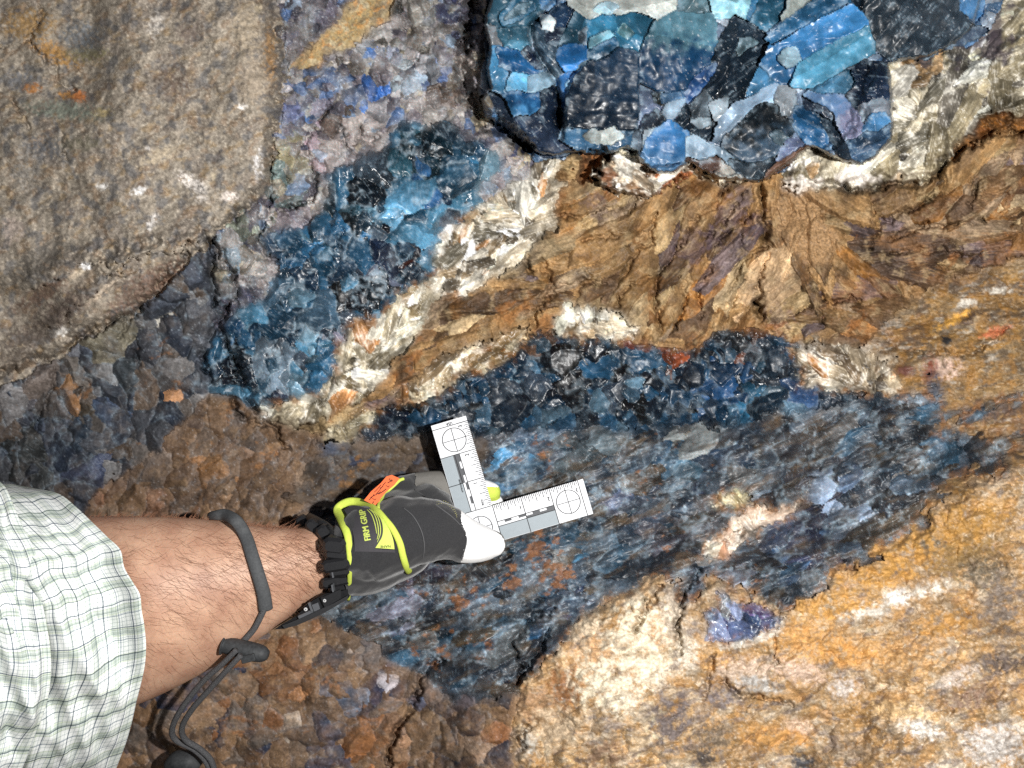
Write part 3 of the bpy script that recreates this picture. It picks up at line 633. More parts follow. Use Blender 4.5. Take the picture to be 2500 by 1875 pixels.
sidx, sc_, se, cle, n1, n3, hh_ = crystal_zone(zone(SCH), 30, 700, T_SCH, [4, 2, 1.6, 2, 1, 1, 1.6, 1.2], hint(zF, (1950, 950, 160, (160, 132, 98), .7), (560, 330, 110, (176, 142, 92), .8), (1480, 420, 130, (112, 92, 92), .7), (1250, 720, 130, (118, 96, 92), .6), (900, 560, 120, (110, 98, 78), .6), (480, 880, 60, (170, 156, 130), .8)) + hint(zG, (1500, 550, 250, (112, 80, 52), .6), (1550, 300, 220, (104, 82, 66), .6), (1750, 560, 120, (84, 62, 46), .7), (700, 200, 140, (172, 140, 92), .7), (650, 430, 130, (176, 148, 106), .6), (900, 620, 120, (118, 92, 82), .6)),
    st=2.7, slope=.5, kind='rock_layer', depth=.22, rough=(.4, .65), frost=.0, speck=.06, flat=.95, angf=ang_smooth, tdir=1.5708, side=(1.2, 2.6), along=True, relvar=.55, off=.45, groove=2.5, fine=1.0)
u = U.ravel()[sidx]; v = V.ravel()[sidx]
kk = CR.reshape(-1, 3)[sidx]
kk = kk * np.clip(1 + .34 * cle + .25 * n3, .4, 1.8)[:, None]
big_ = fb(u, v, 110, 3, 707); med_ = fb(u, v, 36, 3, 709)
for t, f, a_ in (((166, 112, 50), big_, .45), ((112, 94, 84), -big_, .3), ((184, 158, 116), med_, .4), ((92, 70, 52), -med_, .4)):
    kk = mixc(kk, alb(*t), sm(.1, .65, f + .3 * cle) * a_)
CR.reshape(-1, 3)[sidx] = np.clip(kk, .004, .88)
pa = np.array([ang_smooth(x, y) for x, y in zip(u[::97], v[::97])]); 
ii = np.arange(len(u)) // 97
an_ = np.zeros(len(u), np.float32)
gx = np.linspace(u.min(), u.max(), 60); gy = np.linspace(v.min(), v.max(), 30)
ag = np.array([[ang_smooth(x, y) for x in gx] for y in gy])
c2, s2 = np.cos(2 * ag), np.sin(2 * ag)
fx = np.clip((u - gx[0]) / (gx[1] - gx[0]), 0, 58.99); fy = np.clip((v - gy[0]) / (gy[1] - gy[0]), 0, 28.99); ix = fx.astype(int); iy = fy.astype(int); fx -= ix; fy -= iy
bil = lambda A: (A[iy, ix] * (1 - fx) + A[iy, ix + 1] * fx) * (1 - fy) + (A[iy + 1, ix] * (1 - fx) + A[iy + 1, ix + 1] * fx) * fy
an_ = .5 * np.arctan2(bil(s2), bil(c2))
rj = np.random.RandomState(9).rand(6000) * 40
qq = (v * np.cos(an_) - u * np.sin(an_)) * .0 + ((v - 600) * np.cos(an_) - (u - 1700) * np.sin(an_)) + 9 * fb(u, v, 50, 3, 711) + 3 * fb(u, v, 16, 2, 713)
ph = qq / 10.5 + rj[sc_ % 6000] * .5
sw = ph - np.floor(ph); lhh = ((np.floor(ph).astype(np.int64) * 7919 + sc_ * 13) % 1013) / 1013.0
H.ravel()[sidx] += 1.0 * cle + 6 * med_ + 5.5 * np.minimum(sw, (1 - sw) * 5) * (.2 + lhh)
CR.reshape(-1, 3)[sidx] *= (.84 + .32 * lhh)[:, None]
# bare sandy patch and violet bloom
u = U.ravel()[sidx]; v = V.ravel()[sidx]
cs = CR.reshape(-1, 3)
bl = np.exp(-(((u - 1950) / 85) ** 2 + ((v - 520) / 95) ** 2)) * .9 + np.exp(-(((u - 2010) / 60) ** 2 + ((v - 610) / 60) ** 2)) * .6
cs[sidx] = mixc(cs[sidx], alb(162, 126, 84) * (1 + .5 * fb(u, v, 5, 2, 731))[:, None], sm(.25, .75, bl + .3 * fb(u, v, 40, 3, 730)))
for x, y, rad in [(1460, 500, 45), (1690, 600, 60), (1790, 530, 60), (1810, 480, 40), (1850, 545, 40), (1560, 860, 40), (1740, 580, 40), (1900, 780, 50)]:
    k = np.exp(-((u - x) ** 2 + (v - y) ** 2) / (rad * rad)) + .5 * fb(u, v, 18, 3, 735)
    cs[sidx] = mixc(cs[sidx], alb(104, 88, 104), sm(.45, .9, k) * .35)
rust(sidx, [((1245, 760), 50, 0, .8), ((1330, 780), 45, 0, .8), ((1500, 470), 40, 0, .8), ((1360, 480), 45, 0, .9), ((2090, 780), 60, 0, .6), ((1010, 880), 60, 0, .7), ((960, 930), 50, 0, .7), ((1700, 860), 50, 0, .5), ((2450, 620), 60, 0, .6), ((2330, 640), 40, 0, .5)], 740, (156, 98, 40), .6, -.7, 2.2)

# mica crusts
CREAMF = alb(244, 238, 224)
def mica(sel, spacing, seed, tones, amp=6, thick=7.0):
    sel = sel & (ZONE == MIC)
    yy, xx = np.nonzero(sel & VIS)
    r = np.random.RandomState(seed)
    # a few radiating bundles in every crust
    nb = max(2, int(len(yy) * STEP * STEP / (spacing * 3.2) ** 2))
    pick = r.choice(len(yy), nb); bx = ux[xx[pick]]; by = vy[yy[pick]]
    def af_(x, y):
        i = int(np.argmin((bx - x) ** 2 + (by - y) ** 2)); return math.atan2(y - by[i] - 12, x - bx[i] + 9)
    cols = [t[0] for t in tones]; wts = [1.6] + [t[1] + .25 for t in tones[1:]]
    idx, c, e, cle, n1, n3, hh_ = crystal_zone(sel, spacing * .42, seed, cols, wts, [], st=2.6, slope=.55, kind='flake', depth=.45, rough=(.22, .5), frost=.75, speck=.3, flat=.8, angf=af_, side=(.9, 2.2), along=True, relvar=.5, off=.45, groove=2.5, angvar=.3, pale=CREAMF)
    kk = CR.reshape(-1, 3)[idx] * np.clip(1 + .45 * cle + .3 * n3, .35, 1.7)[:, None]
    CR.reshape(-1, 3)[idx] = np.clip(kk, .004, .88)
    u_ = U.ravel()[idx]; v_ = V.ravel()[idx]
    H.ravel()[idx] += 9 * fb(u_, v_, 60, 3, seed + 31) + .8 * cle
    return idx, c, e, None
T_MIC = [((208, 192, 164), 0), ((240, 234, 218), .8), ((150, 128, 96), .75), ((122, 114, 96), .7), ((190, 138, 84), .35), ((232, 222, 202), .6), ((110, 98, 80), .6)]
for k, (sp, sd, t) in enumerate([(44, 800, T_MIC), (56, 805, [((190, 176, 146), 0), ((228, 220, 200), .7), ((140, 122, 88), .6), ((122, 112, 90), .6), ((170, 120, 70), .3), ((214, 204, 178), .5)]), (38, 810, [((176, 156, 122), 0), ((206, 190, 156), .6), ((134, 108, 70), .6), ((120, 100, 72), .5), ((180, 120, 56), .4)]),
                                 (34, 815, T_MIC), (34, 820, [((168, 150, 122), 0), ((214, 200, 176), .6), ((118, 100, 78), .6), ((110, 100, 88), .5), ((184, 124, 56), .5)]), (30, 825, [((180, 164, 128), 0), ((208, 196, 160), .6), ((150, 118, 74), .5)]), (40, 830, [((206, 180, 156), 0), ((230, 210, 188), .6), ((170, 126, 96), .5), ((190, 140, 110), .4), ((140, 120, 100), .5)]), (26, 835, [((190, 170, 120), 0), ((216, 200, 150), .6), ((140, 116, 80), .6)])]):
    mica(MICID == k, sp, sd, t)
midx, mc_, me_, mpts = mica(MICID == 20, 62, 840, [((206, 194, 166), 0), ((242, 236, 222), .8), ((146, 134, 106), .75), ((124, 118, 102), .7), ((186, 150, 104), .3), ((234, 226, 206), .6), ((104, 98, 88), .6)], 6, 10)
u = U.ravel()[midx]; v = V.ravel()[midx]
k = np.exp(-(((u - 1950) / 62) ** 2 + ((v - 455) / 22) ** 2)) * 1.3 + np.exp(-(((u - 2090) / 70) ** 2 + ((v - 438) / 22) ** 2))
cs[midx] = mixc(cs[midx], alb(240, 232, 222), sm(.4, .8, k + .5 * fb(u, v, 24, 3, 845)))
H.ravel()[midx] += 10 * sm(.4, .9, k)
k = np.exp(-(((u - 2410) / 80) ** 2 + ((v - 80) / 90) ** 2)) + .6 * np.exp(-(((u - 2260) / 60) ** 2 + ((v - 150) / 24) ** 2))
cs[midx] = mixc(cs[midx], alb(84, 74, 82), sm(.45, .8, k + .6 * fb(u, v, 40, 4, 846)) * .85)
mica(MICID == 21, 26, 850, [((206, 190, 160), 0), ((220, 208, 184), .5), ((160, 130, 90), .5)])
uidx, uc_, ue_, upts = mica(MICID == 22, 36, 855, [((190, 166, 136), 0), ((232, 222, 204), .65), ((140, 108, 78), .6), ((128, 112, 96), .5), ((176, 104, 54), .4), ((222, 208, 182), .5)], 7, 6)
rust(uidx, hint(zC, (1060, 1180, 90, 0, .95), (1180, 1110, 60, 0, .5)), 860, (140, 88, 50), .75)

# plain rock: default ochre, tan, grey boulder, yellow band, rusty recess, hollow
def rock_zone(mask, seed, base, tones, lump, lamp, ang=0., st=1., rough=.8, fine=2.2, keepc=None):
    idx = np.flatnonzero(mask)
    u = U.ravel()[idx]; v = V.ravel()[idx]
    n1 = fb(u, v, lump, 4, seed, ang, st, .55); n2 = fb(u, v, lump * .33, 3, seed + 1, ang, st); n3 = fb(u, v, 7, 3, seed + 2, ang, st, .6); n4 = fb(u, v, lump * 1.8, 3, seed + 3, ang, st)
    H.ravel()[idx] += .7 * lamp * n1 + .3 * lamp * n2 + .17 * fine * n3
    src = [n2, n1, n4, fb(u, v, lump * .6, 3, seed + 4, ang, st), n3, fb(u, v, lump * .45, 4, seed + 5, ang, st * 1.4), fb(u, v, lump * .8, 4, seed + 6)]
    col = np.tile(alb(*base), (len(idx), 1)) if keepc is None else CR.reshape(-1, 3)[idx] * (1 - keepc) + alb(*base) * keepc
    for i, (t, lo, hi, amt) in enumerate(tones):
        amt = amt * (1 if keepc is None else .8)
        col = mixc(col, alb(*t), sm(lo, hi, src[i % 7]) * amt)
    col = col * (1 + .2 * n3 + .1 * fb(u, v, 3.2, 1, seed + 8))[:, None]
    CR.reshape(-1, 3)[idx] = np.clip(col, .004, .88)
    RO.ravel()[idx] = np.clip(rough + .2 * n3, .35, 1)
    return idx, u, v
def spots(idx, u, v, items, seed, nz=.5, scale=14):
    nn = fb(u, v, scale, 4, seed, gain=.65)
    for x, y, rx, ry, a, c, s in items:
        ca, sa = math.cos(a), math.sin(a)
        dx, dy = u - x, v - y
        k = np.exp(-(((dx * ca + dy * sa) / rx) ** 2 + ((dy * ca - dx * sa) / ry) ** 2)) * s * .92
        cs[idx] = mixc(cs[idx], alb(*c) * (1 + .3 * nn)[:, None], sm(.1, .75, k * .95 + nz * nn * sm(.05, .4, k)))

crystal_zone(zone(OCH), 24, 890, [(150, 116, 70), (170, 128, 66), (112, 94, 74), (176, 150, 112), (92, 84, 78), (134, 102, 78)], [3, 2, 1.6, 1.4, 1, 1.2], [], ang=-.12, st=2.4, slope=.4, kind='stone', depth=.3, rough=(.4, .65), frost=.0, speck=.1, flat=.6, relvar=.55)
idx, u, v = rock_zone(zone(OCH), 900, (138, 106, 66), [((166, 122, 56), -.05, .5, .75), ((104, 88, 72), .0, .5, .7), ((168, 140, 98), .1, .6, .5), ((84, 78, 72), .15, .5, .75), ((178, 166, 144), .25, .7, .6), ((190, 182, 168), .38, .7, .7), ((160, 112, 44), .1, .5, .7)], 42, 12, -.12, 2.1, .42, 2.4, keepc=.4)
spots(idx, u, v, [(2020, 770, 40, 22, .5, (150, 110, 70), .9), (2150, 770, 22, 45, -.2, (140, 138, 134), 1), (2080, 850, 60, 20, -.1, (176, 166, 150), .9), (2300, 900, 55, 34, 0, (206, 176, 158), .7), (2270, 905, 20, 40, 0, (120, 62, 40), .9), (2310, 830, 14, 14, 0, (46, 46, 48), 1), (2360, 770, 40, 22, -.5, (84, 66, 56), 1), (2430, 810, 40, 14, -.3, (196, 110, 66), .9), (2360, 740, 26, 14, 0, (206, 198, 184), .9), (2440, 710, 40, 10, 0, (206, 198, 184), .8),
                  (2420, 1000, 90, 30, -.1, (92, 78, 72), .9), (2300, 1060, 60, 26, -.2, (60, 62, 68), .8), (2440, 1100, 80, 40, -.1, (84, 74, 66), .8), (2280, 960, 22, 55, 0, (66, 72, 84), .9), (2200, 990, 60, 20, -.3, (70, 76, 90), .8), (2140, 1000, 80, 22, -.35, (198, 178, 148), .8), (2330, 780, 60, 12, -.5, (216, 160, 60), .9), (2130, 1060, 60, 18, -.3, (64, 66, 78), .8), (2350, 1150, 70, 30, -.3, (150, 120, 70), .6),
                  (2200, 640, 90, 30, .1, (130, 98, 70), .8), (2330, 660, 60, 40, 0, (120, 96, 76), .7), (2210, 905, 26, 16, 0, (110, 70, 60), .9), (2160, 880, 40, 14, 0, (196, 180, 156), .8)], 920)
crystal_zone(zone(TAN), 25, 925, [(182, 148, 104), (196, 160, 112), (160, 130, 94), (206, 186, 156), (130, 112, 98), (188, 142, 80), (216, 204, 184)], [3, 2.4, 1.6, 1.6, .9, 1.6, 1.2], hint(zN, (600, 1400, 200, (206, 178, 138), .7), (850, 1500, 150, (222, 208, 180), .8), (640, 1300, 120, (196, 158, 112), .7), (1060, 1500, 90, (210, 190, 168), .8), (1130, 1250, 80, (130, 112, 90), .8), (420, 1460, 120, (184, 134, 84), .7), (560, 1480, 50, (130, 86, 56), .8)), ang=-.3, st=1.6, slope=.45, kind='stone', depth=.25, rough=(.4, .65), frost=.0, speck=.12, flat=.6, relvar=.6, off=.4)
idx, u, v = rock_zone(zone(TAN), 930, (186, 148, 96), [((192, 146, 84), 0, .5, .7), ((210, 198, 176), .1, .55, .7), ((140, 118, 92), .05, .5, .7), ((200, 174, 142), .05, .6, .6), ((220, 212, 198), .3, .7, .5), ((120, 110, 110), .15, .5, .75), ((198, 146, 78), .1, .5, .7)], 50, 16, -.2, 1.5, .45, 2.2, keepc=.4)
spots(idx, u, v, [(1820, 1640, 80, 40, .1, (206, 180, 156), .9), (1850, 1670, 60, 22, .2, (186, 182, 176), .8), (1950, 1640, 70, 34, .2, (214, 184, 160), .9), (2060, 1680, 40, 30, 0, (206, 194, 184), .8), (1950, 1780, 40, 30, .2, (214, 184, 156), .9), (2200, 1740, 90, 30, .2, (222, 186, 132), .8), (2250, 1780, 60, 24, .3, (226, 220, 210), .9), (2430, 1820, 90, 60, 0, (206, 198, 190), .9), (2380, 1700, 90, 40, -.2, (140, 112, 92), .7), (2440, 1620, 80, 34, 0, (110, 96, 88), .8),
                  (2340, 1650, 60, 22, -.5, (206, 190, 176), .8), (2190, 1460, 34, 22, 0, (232, 228, 222), 1), (2130, 1490, 50, 20, .2, (214, 208, 196), .9), (2080, 1500, 40, 14, 0, (222, 214, 200), .9), (2050, 1410, 40, 14, .6, (208, 168, 128), .8), (2350, 1350, 120, 60, -.3, (150, 118, 68), .8), (2400, 1400, 80, 50, 0, (110, 98, 80), .7), (2240, 1300, 60, 34, -.4, (186, 140, 70), .8), (2270, 1330, 40, 24, 0, (116, 108, 94), .7), (1960, 1560, 120, 50, .1, (204, 152, 84), .8), (2200, 1600, 140, 50, .1, (196, 152, 96), .7),
                  (1590, 1640, 60, 60, 0, (232, 216, 190), .8), (1520, 1700, 60, 60, 0, (228, 214, 190), .8), (1450, 1600, 60, 60, 0, (206, 160, 110), .8), (1600, 1540, 34, 60, .2, (206, 150, 90), .7), (1380, 1680, 50, 60, 0, (160, 110, 66), .8), (1300, 1720, 60, 50, 0, (180, 140, 100), .8), (1650, 1480, 40, 80, .1, (206, 190, 170), .8), (1680, 1420, 30, 60, .3, (120, 100, 76), .8), (1290, 1810, 26, 34, 0, (190, 184, 172), .9), (1680, 1600, 30, 50, 0, (224, 212, 192), .8), (1740, 1800, 60, 50, 0, (120, 104, 86), .7),
                  (1850, 1820, 40, 40, 0, (150, 110, 60), .7), (1960, 1865, 34, 24, 0, (84, 84, 88), .9), (1720, 1850, 34, 24, 0, (84, 76, 72), .8), (2080, 1830, 60, 40, 0, (150, 128, 104), .7), (1500, 1440, 60, 30, -.5, (214, 172, 126), .7), (1570, 1400, 40, 30, 0, (206, 176, 140), .7)], 950)
spots(idx, u, v, [(1560, 1560, 90, 110, .4, (232, 218, 190), .8), (1460, 1660, 80, 80, .4, (226, 212, 184), .75), (1420, 1520, 60, 40, -.6, (222, 200, 168), .8), (1360, 1780, 80, 60, 0, (206, 180, 146), .7), (2150, 1380, 160, 60, -.3, (190, 140, 64), .8), (2350, 1280, 140, 60, -.3, (176, 130, 60), .8), (2000, 1480, 140, 40, .0, (196, 146, 72), .8), (2060, 1590, 110, 36, .1, (206, 150, 76), .7), (2330, 1520, 120, 40, -.2, (190, 140, 70), .7), (1640, 1760, 70, 80, .0, (116, 104, 100), .75), (1760, 1700, 60, 34, .1, (128, 116, 114), .7), (2440, 1480, 60, 90, 0, (130, 116, 104), .7), (2260, 1440, 70, 20, -.2, (226, 218, 204), .7), (1900, 1800, 110, 30, .1, (204, 150, 80), .7), (1480, 1840, 60, 40, 0, (140, 112, 88), .7)], 955, .7, 24)
# a white toothed rim under the pocket
uu = fb(u, v, 9, 2, 960)
k = np.exp(-(seg_dist(zN((1280, 1600), (1400, 1575), (1520, 1550), (1640, 1500), (1690, 1410)), u, v) / 12) ** 2)
cs[idx] = mixc(cs[idx], alb(226, 220, 206), sm(.35, .8, k + .5 * uu) * .9)
gidx, u, v = rock_zone(zone(GRY), 970, (140, 130, 116), [((98, 88, 78), -.05, .5, .65), ((158, 146, 130), .0, .5, .75), ((112, 102, 94), -.05, .5, .6), ((128, 104, 80), .1, .55, .6), ((168, 158, 142), .2, .65, .6), ((144, 120, 84), .25, .6, .5), ((92, 92, 94), .1, .5, .7)], 46, 9, -.5, 1.3, .55, 1.4)
spots(gidx, u, v, [(70, 60, 70, 40, 0, (140, 112, 72), .8), (140, 130, 70, 26, .4, (158, 118, 62), .8), (210, 130, 60, 24, 0, (120, 112, 82), .8), (200, 90, 60, 40, 0, (104, 106, 108), .8), (60, 200, 60, 30, .2, (112, 112, 114), .7), (190, 235, 22, 16, .3, (168, 102, 50), 1), (80, 215, 26, 14, 0, (156, 104, 50), .8), (160, 232, 20, 12, 0, (156, 112, 58), .8), (160, 270, 110, 24, .1, (112, 116, 104), .8), (250, 275, 26, 12, 0, (150, 134, 96), .8), (110, 360, 70, 34, 0, (92, 92, 94), .7), (200, 350, 60, 24, 0, (108, 102, 86), .7),
                   (430, 200, 60, 60, 0, (94, 80, 70), .6), (460, 80, 40, 30, 0, (104, 92, 84), .7), (600, 70, 40, 80, -.1, (150, 136, 116), .8), (620, 200, 40, 60, .1, (148, 134, 116), .9), (660, 130, 18, 80, -.05, (150, 118, 80), .7), (590, 260, 16, 8, 0, (214, 208, 200), .8), (360, 362, 7, 7, 0, (214, 206, 198), .8), (470, 445, 44, 16, .5, (204, 196, 188), .9), (490, 480, 22, 16, .3, (198, 190, 182), .7), (560, 480, 22, 14, 0, (206, 194, 184), .9), (340, 465, 22, 10, -.3, (206, 204, 202), .9), (370, 545, 12, 30, .4, (196, 190, 184), .7),
                   (250, 455, 14, 10, 0, (206, 202, 196), .9), (200, 660, 80, 8, -.62, (190, 176, 154), .8), (210, 650, 14, 10, 0, (226, 226, 228), .9), (150, 810, 20, 12, -.5, (216, 212, 206), .9), (240, 720, 60, 8, -.72, (196, 178, 156), .8), (630, 400, 16, 50, 0, (186, 182, 180), .6), (390, 380, 60, 20, -.4, (164, 150, 128), .8), (380, 60, 20, 40, .2, (176, 168, 158), .7), (60, 420, 40, 60, 0, (140, 134, 126), .6), (30, 560, 30, 40, 0, (150, 136, 126), .7), (360, 700, 120, 40, -.6, (112, 92, 80), .8), (430, 680, 80, 34, -.5, (120, 96, 80), .7),
                   (150, 760, 110, 40, -.6, (96, 84, 76), .8), (70, 820, 90, 34, -.5, (92, 82, 74), .8), (90, 640, 110, 40, -.6, (98, 92, 84), .8), (100, 720, 90, 24, -.55, (104, 86, 74), .8), (520, 470, 30, 22, 0, (150, 140, 126), .6), (30, 880, 50, 30, -.5, (96, 86, 76), .8), (520, 430, 9, 9, 0, (170, 156, 132), 1), (630, 20, 14, 12, 0, (160, 146, 122), 1)], 980, .6, 10)
# ledges that run down to the left across the boulder
for pts, dep, wd in [(zH((1300, 20), (1000, 60), (760, 110), (520, 110), (400, 190), (230, 260)), 26, 16), (zH((760, 190), (640, 270), (480, 400), (360, 530)), 24, 14), (zA((1290, 1420), (1100, 1460), (960, 1490), (860, 1540), (700, 1640)), 24, 14)]:
    ws = window(pts[:, 0].min() - 80, pts[:, 0].max() + 80, pts[:, 1].min() - 80, pts[:, 1].max() + 80)
    xx, yy = UW[ws], VW[ws]
    d = seg_dist(pts, xx, yy)
    yl = np.interp(xx.ravel(), pts[::-1, 0], pts[::-1, 1]).reshape(xx.shape)
    H[ws] += np.where(yy < yl, dep * np.exp(-(d / 40) ** 2), 0) * (ZONE[ws] == GRY)
idx, u, v = rock_zone(zone(YEL), 1000, (176, 154, 108), [((196, 152, 84), 0, .4, .7), ((210, 196, 160), .05, .4, .6), ((124, 106, 84), .1, .4, .6), ((206, 140, 60), .15, .45, .6), ((92, 86, 84), .2, .5, .5)], 26, 8, -.6, 1.5, .8, 3)
idx, u, v = rock_zone(zone(RUST), 1020, (110, 74, 36), [((176, 112, 34), 0, .4, .8), ((60, 44, 30), .05, .4, .7), ((140, 80, 30), .05, .4, .6)], 20, 8, .4, 1.5, .45, 3)
idx, u, v = rock_zone(zone(HOLE), 1040, (130, 88, 50), [((166, 104, 46), 0, .4, .7), ((90, 66, 48), .05, .4, .6)], 24, 6)
# ------------------------------------------------------------------ the blue boulder, crystal by crystal
print('boulder...')
H0 = H.copy()
crystal_zone(zone(BLU), 24, 1100, [(150, 172, 198), (120, 140, 166), (84, 120, 158), (60, 76, 100), (176, 190, 206)], [3, 2.5, 2, 1.5, 2], [], slope=.4, kind='grain', frost=.5)
MB = ZONE == BLU
HRNG = np.random.RandomState(77)
def hero(pts, col, lift=6, dirn=None, slope=.55, K=4, rough=(.2, .4), frost=.5, cloud=.4, stria=1.0, col2=None, grad=None, kind='crystal', speck=.5, flat=False, gl=1.0, jag=.6, edge=5.0):
    """one crystal: outline in photo pixels, colour, how far it stands out, cleavage direction"""
    r = HRNG
    pts = np.asarray(pts, np.float32)
    seed = int(r.randint(1, 3000))
    X = U + jag * (5 * W1 + 3.5 * W3); Y = V + jag * (5 * W2 + 3.5 * W4)
    ws, sd = poly_sd(pts, X, Y, 16)
    sub = (sd > -6) & MB[ws]
    if not sub.any(): return
    flat_i = (np.arange(NY)[ws[0]][:, None] * NX + np.arange(NX)[ws[1]][None, :])[sub]
    u = U.ravel()[flat_i]; v = V.ravel()[flat_i]; s = np.maximum(sd[sub], 0)
    cx, cy = pts.mean(0); size = math.sqrt(max(1.0, sub.sum()) * STEP * STEP)
    ph0 = r.rand() * 6.28
    best = np.full(len(u), 1e6, np.float32); fid = np.zeros(len(u), int)
    for k in range(K):
        ph = ph0 + k * 6.283 / K + (r.rand() - .5) * 1.1
        sl = slope * (.3 + r.rand())
        ox = (r.rand() - .5) * size * .3
        h = size * .05 * r.rand() - sl * (math.cos(ph) * (u - cx - ox) + math.sin(ph) * (v - cy))
        cl = h < best
        best = np.where(cl, h, best); fid[cl] = k
    da = dirn if dirn is not None else r.rand() * 3.14
    t = u * math.cos(da) + v * math.sin(da); q = v * math.cos(da) - u * math.sin(da)
    bw = 9 + 22 * r.rand(); qb = (q + 2.0 * W3.ravel()[flat_i] + 5 * W1.ravel()[flat_i]) / bw; bi = np.floor(qb).astype(np.int64)
    bh = ((bi * 7919 + seed * 31) % 1009) / 1009.0
    tb = (t + .35 * q) / (34 + 60 * r.rand()); ti_ = np.floor(tb + bh * 3).astype(np.int64); th_ = ((ti_ * 6151 + bi * 977 + seed) % 1013) / 1013.0
    lines = np.exp(-(np.minimum(qb - bi, 1 - (qb - bi)) * bw / 1.5) ** 2)
    st_ = fb(t / 60., q / 8., 1., 3, seed); st2 = fb(t / 160., q / 16., 1., 2, seed + 1)
    n1 = fb(u, v, 30, 3, seed + 2); n2 = fb(u, v, 7, 3, seed + 3); n3 = fb(u, v, 90, 2, seed + 4)
    stp = np.round(st2 * 7) / 7                       # cleavage terraces
    hh = stria * (2.2 * (bh - .5) + 1.2 * (th_ - .5)) + 6 + lift * 1.0 + 1.15 * best + stria * (.05 * st_ + .8 * stp) + .06 * n1 * gl + .1 * n2 * gl * gl 
    H.ravel()[flat_i] = H0.ravel()[flat_i] + hh
    c = np.tile(alb(*col) * np.array([.8, .9, .9], np.float32), (len(u), 1))
    if col2 is not None:
        gx, gy = grad
        g = ((u - cx) * gx + (v - cy) * gy) / size + .5 + .35 * n1
        c = mixc(c, alb(*col2), sm(.3, .8, g))
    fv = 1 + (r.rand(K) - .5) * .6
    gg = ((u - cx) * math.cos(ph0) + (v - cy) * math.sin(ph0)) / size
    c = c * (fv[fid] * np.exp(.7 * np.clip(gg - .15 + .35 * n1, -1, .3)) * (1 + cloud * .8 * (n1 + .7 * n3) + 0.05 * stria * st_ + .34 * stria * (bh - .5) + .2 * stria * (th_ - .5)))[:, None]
    c = mixc(c, FROST, sm(.55, 1.1, st_ * stria + .5 * n1) * .2)
    c = mixc(c, FROST, lines * sm(.1, .6, n1 + .6 * n2) * .35 * stria)
    c = mixc(c, FROST, np.exp(-(np.maximum(s - 1, 0) / 5.0) ** 2) * sm(-.2, .5, n1 + .5 * n2) * frost * .8)
    c = mixc(c, alb(222, 226, 230), sm(.62, .85, n2 + .15 * n1) * speck * .6)  # glitter of the crystal faces, painted into the colour as white specks
    cs[flat_i] = np.clip(c, .003, .88)
    RO.ravel()[flat_i] = np.clip(.06 + rough[0] + (rough[1] - rough[0]) * r.rand(K)[fid] + .12 * n1, .1, .9)
    PART.ravel()[flat_i] = new_pieces(1, kind)

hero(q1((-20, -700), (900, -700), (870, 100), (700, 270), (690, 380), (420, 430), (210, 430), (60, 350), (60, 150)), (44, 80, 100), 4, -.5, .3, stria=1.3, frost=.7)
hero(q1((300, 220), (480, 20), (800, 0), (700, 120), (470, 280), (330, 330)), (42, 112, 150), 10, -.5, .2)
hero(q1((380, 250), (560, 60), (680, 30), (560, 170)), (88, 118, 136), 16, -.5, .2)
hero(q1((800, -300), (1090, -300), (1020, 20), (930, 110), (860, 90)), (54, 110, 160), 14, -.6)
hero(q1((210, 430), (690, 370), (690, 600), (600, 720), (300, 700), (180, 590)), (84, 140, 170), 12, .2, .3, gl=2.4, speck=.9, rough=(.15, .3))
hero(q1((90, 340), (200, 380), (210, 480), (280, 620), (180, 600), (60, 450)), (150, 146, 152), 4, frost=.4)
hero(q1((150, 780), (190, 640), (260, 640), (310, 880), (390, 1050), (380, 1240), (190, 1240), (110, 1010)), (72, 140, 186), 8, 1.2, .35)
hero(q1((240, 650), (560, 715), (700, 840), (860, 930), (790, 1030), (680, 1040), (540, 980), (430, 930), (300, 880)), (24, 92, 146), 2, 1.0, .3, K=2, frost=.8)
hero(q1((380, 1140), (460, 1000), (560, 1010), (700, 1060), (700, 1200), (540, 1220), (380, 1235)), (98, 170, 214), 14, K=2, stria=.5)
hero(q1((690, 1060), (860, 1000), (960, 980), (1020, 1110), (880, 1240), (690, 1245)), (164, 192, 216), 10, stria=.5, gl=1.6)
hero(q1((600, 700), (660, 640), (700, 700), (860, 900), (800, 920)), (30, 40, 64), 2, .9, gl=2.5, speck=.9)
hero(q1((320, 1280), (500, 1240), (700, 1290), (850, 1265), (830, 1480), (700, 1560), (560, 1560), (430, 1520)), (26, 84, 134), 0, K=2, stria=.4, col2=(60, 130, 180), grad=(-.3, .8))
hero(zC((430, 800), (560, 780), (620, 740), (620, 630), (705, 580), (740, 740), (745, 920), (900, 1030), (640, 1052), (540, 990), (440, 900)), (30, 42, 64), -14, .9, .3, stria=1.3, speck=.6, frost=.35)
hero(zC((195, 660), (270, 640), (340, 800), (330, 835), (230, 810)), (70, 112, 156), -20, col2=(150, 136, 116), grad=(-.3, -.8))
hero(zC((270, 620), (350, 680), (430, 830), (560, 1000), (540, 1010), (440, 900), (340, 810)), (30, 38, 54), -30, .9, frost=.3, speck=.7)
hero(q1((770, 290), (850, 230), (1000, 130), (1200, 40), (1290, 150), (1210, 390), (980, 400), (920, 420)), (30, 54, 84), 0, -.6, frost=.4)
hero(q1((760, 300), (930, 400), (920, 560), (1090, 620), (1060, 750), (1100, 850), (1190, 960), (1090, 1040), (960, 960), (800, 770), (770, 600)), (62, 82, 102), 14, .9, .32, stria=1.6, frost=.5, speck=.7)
hero(q1((920, 420), (1190, 400), (1170, 520), (1090, 610), (930, 560)), (34, 40, 56), 16, .1, gl=3, stria=1.8, speck=.8, rough=(.12, .25))
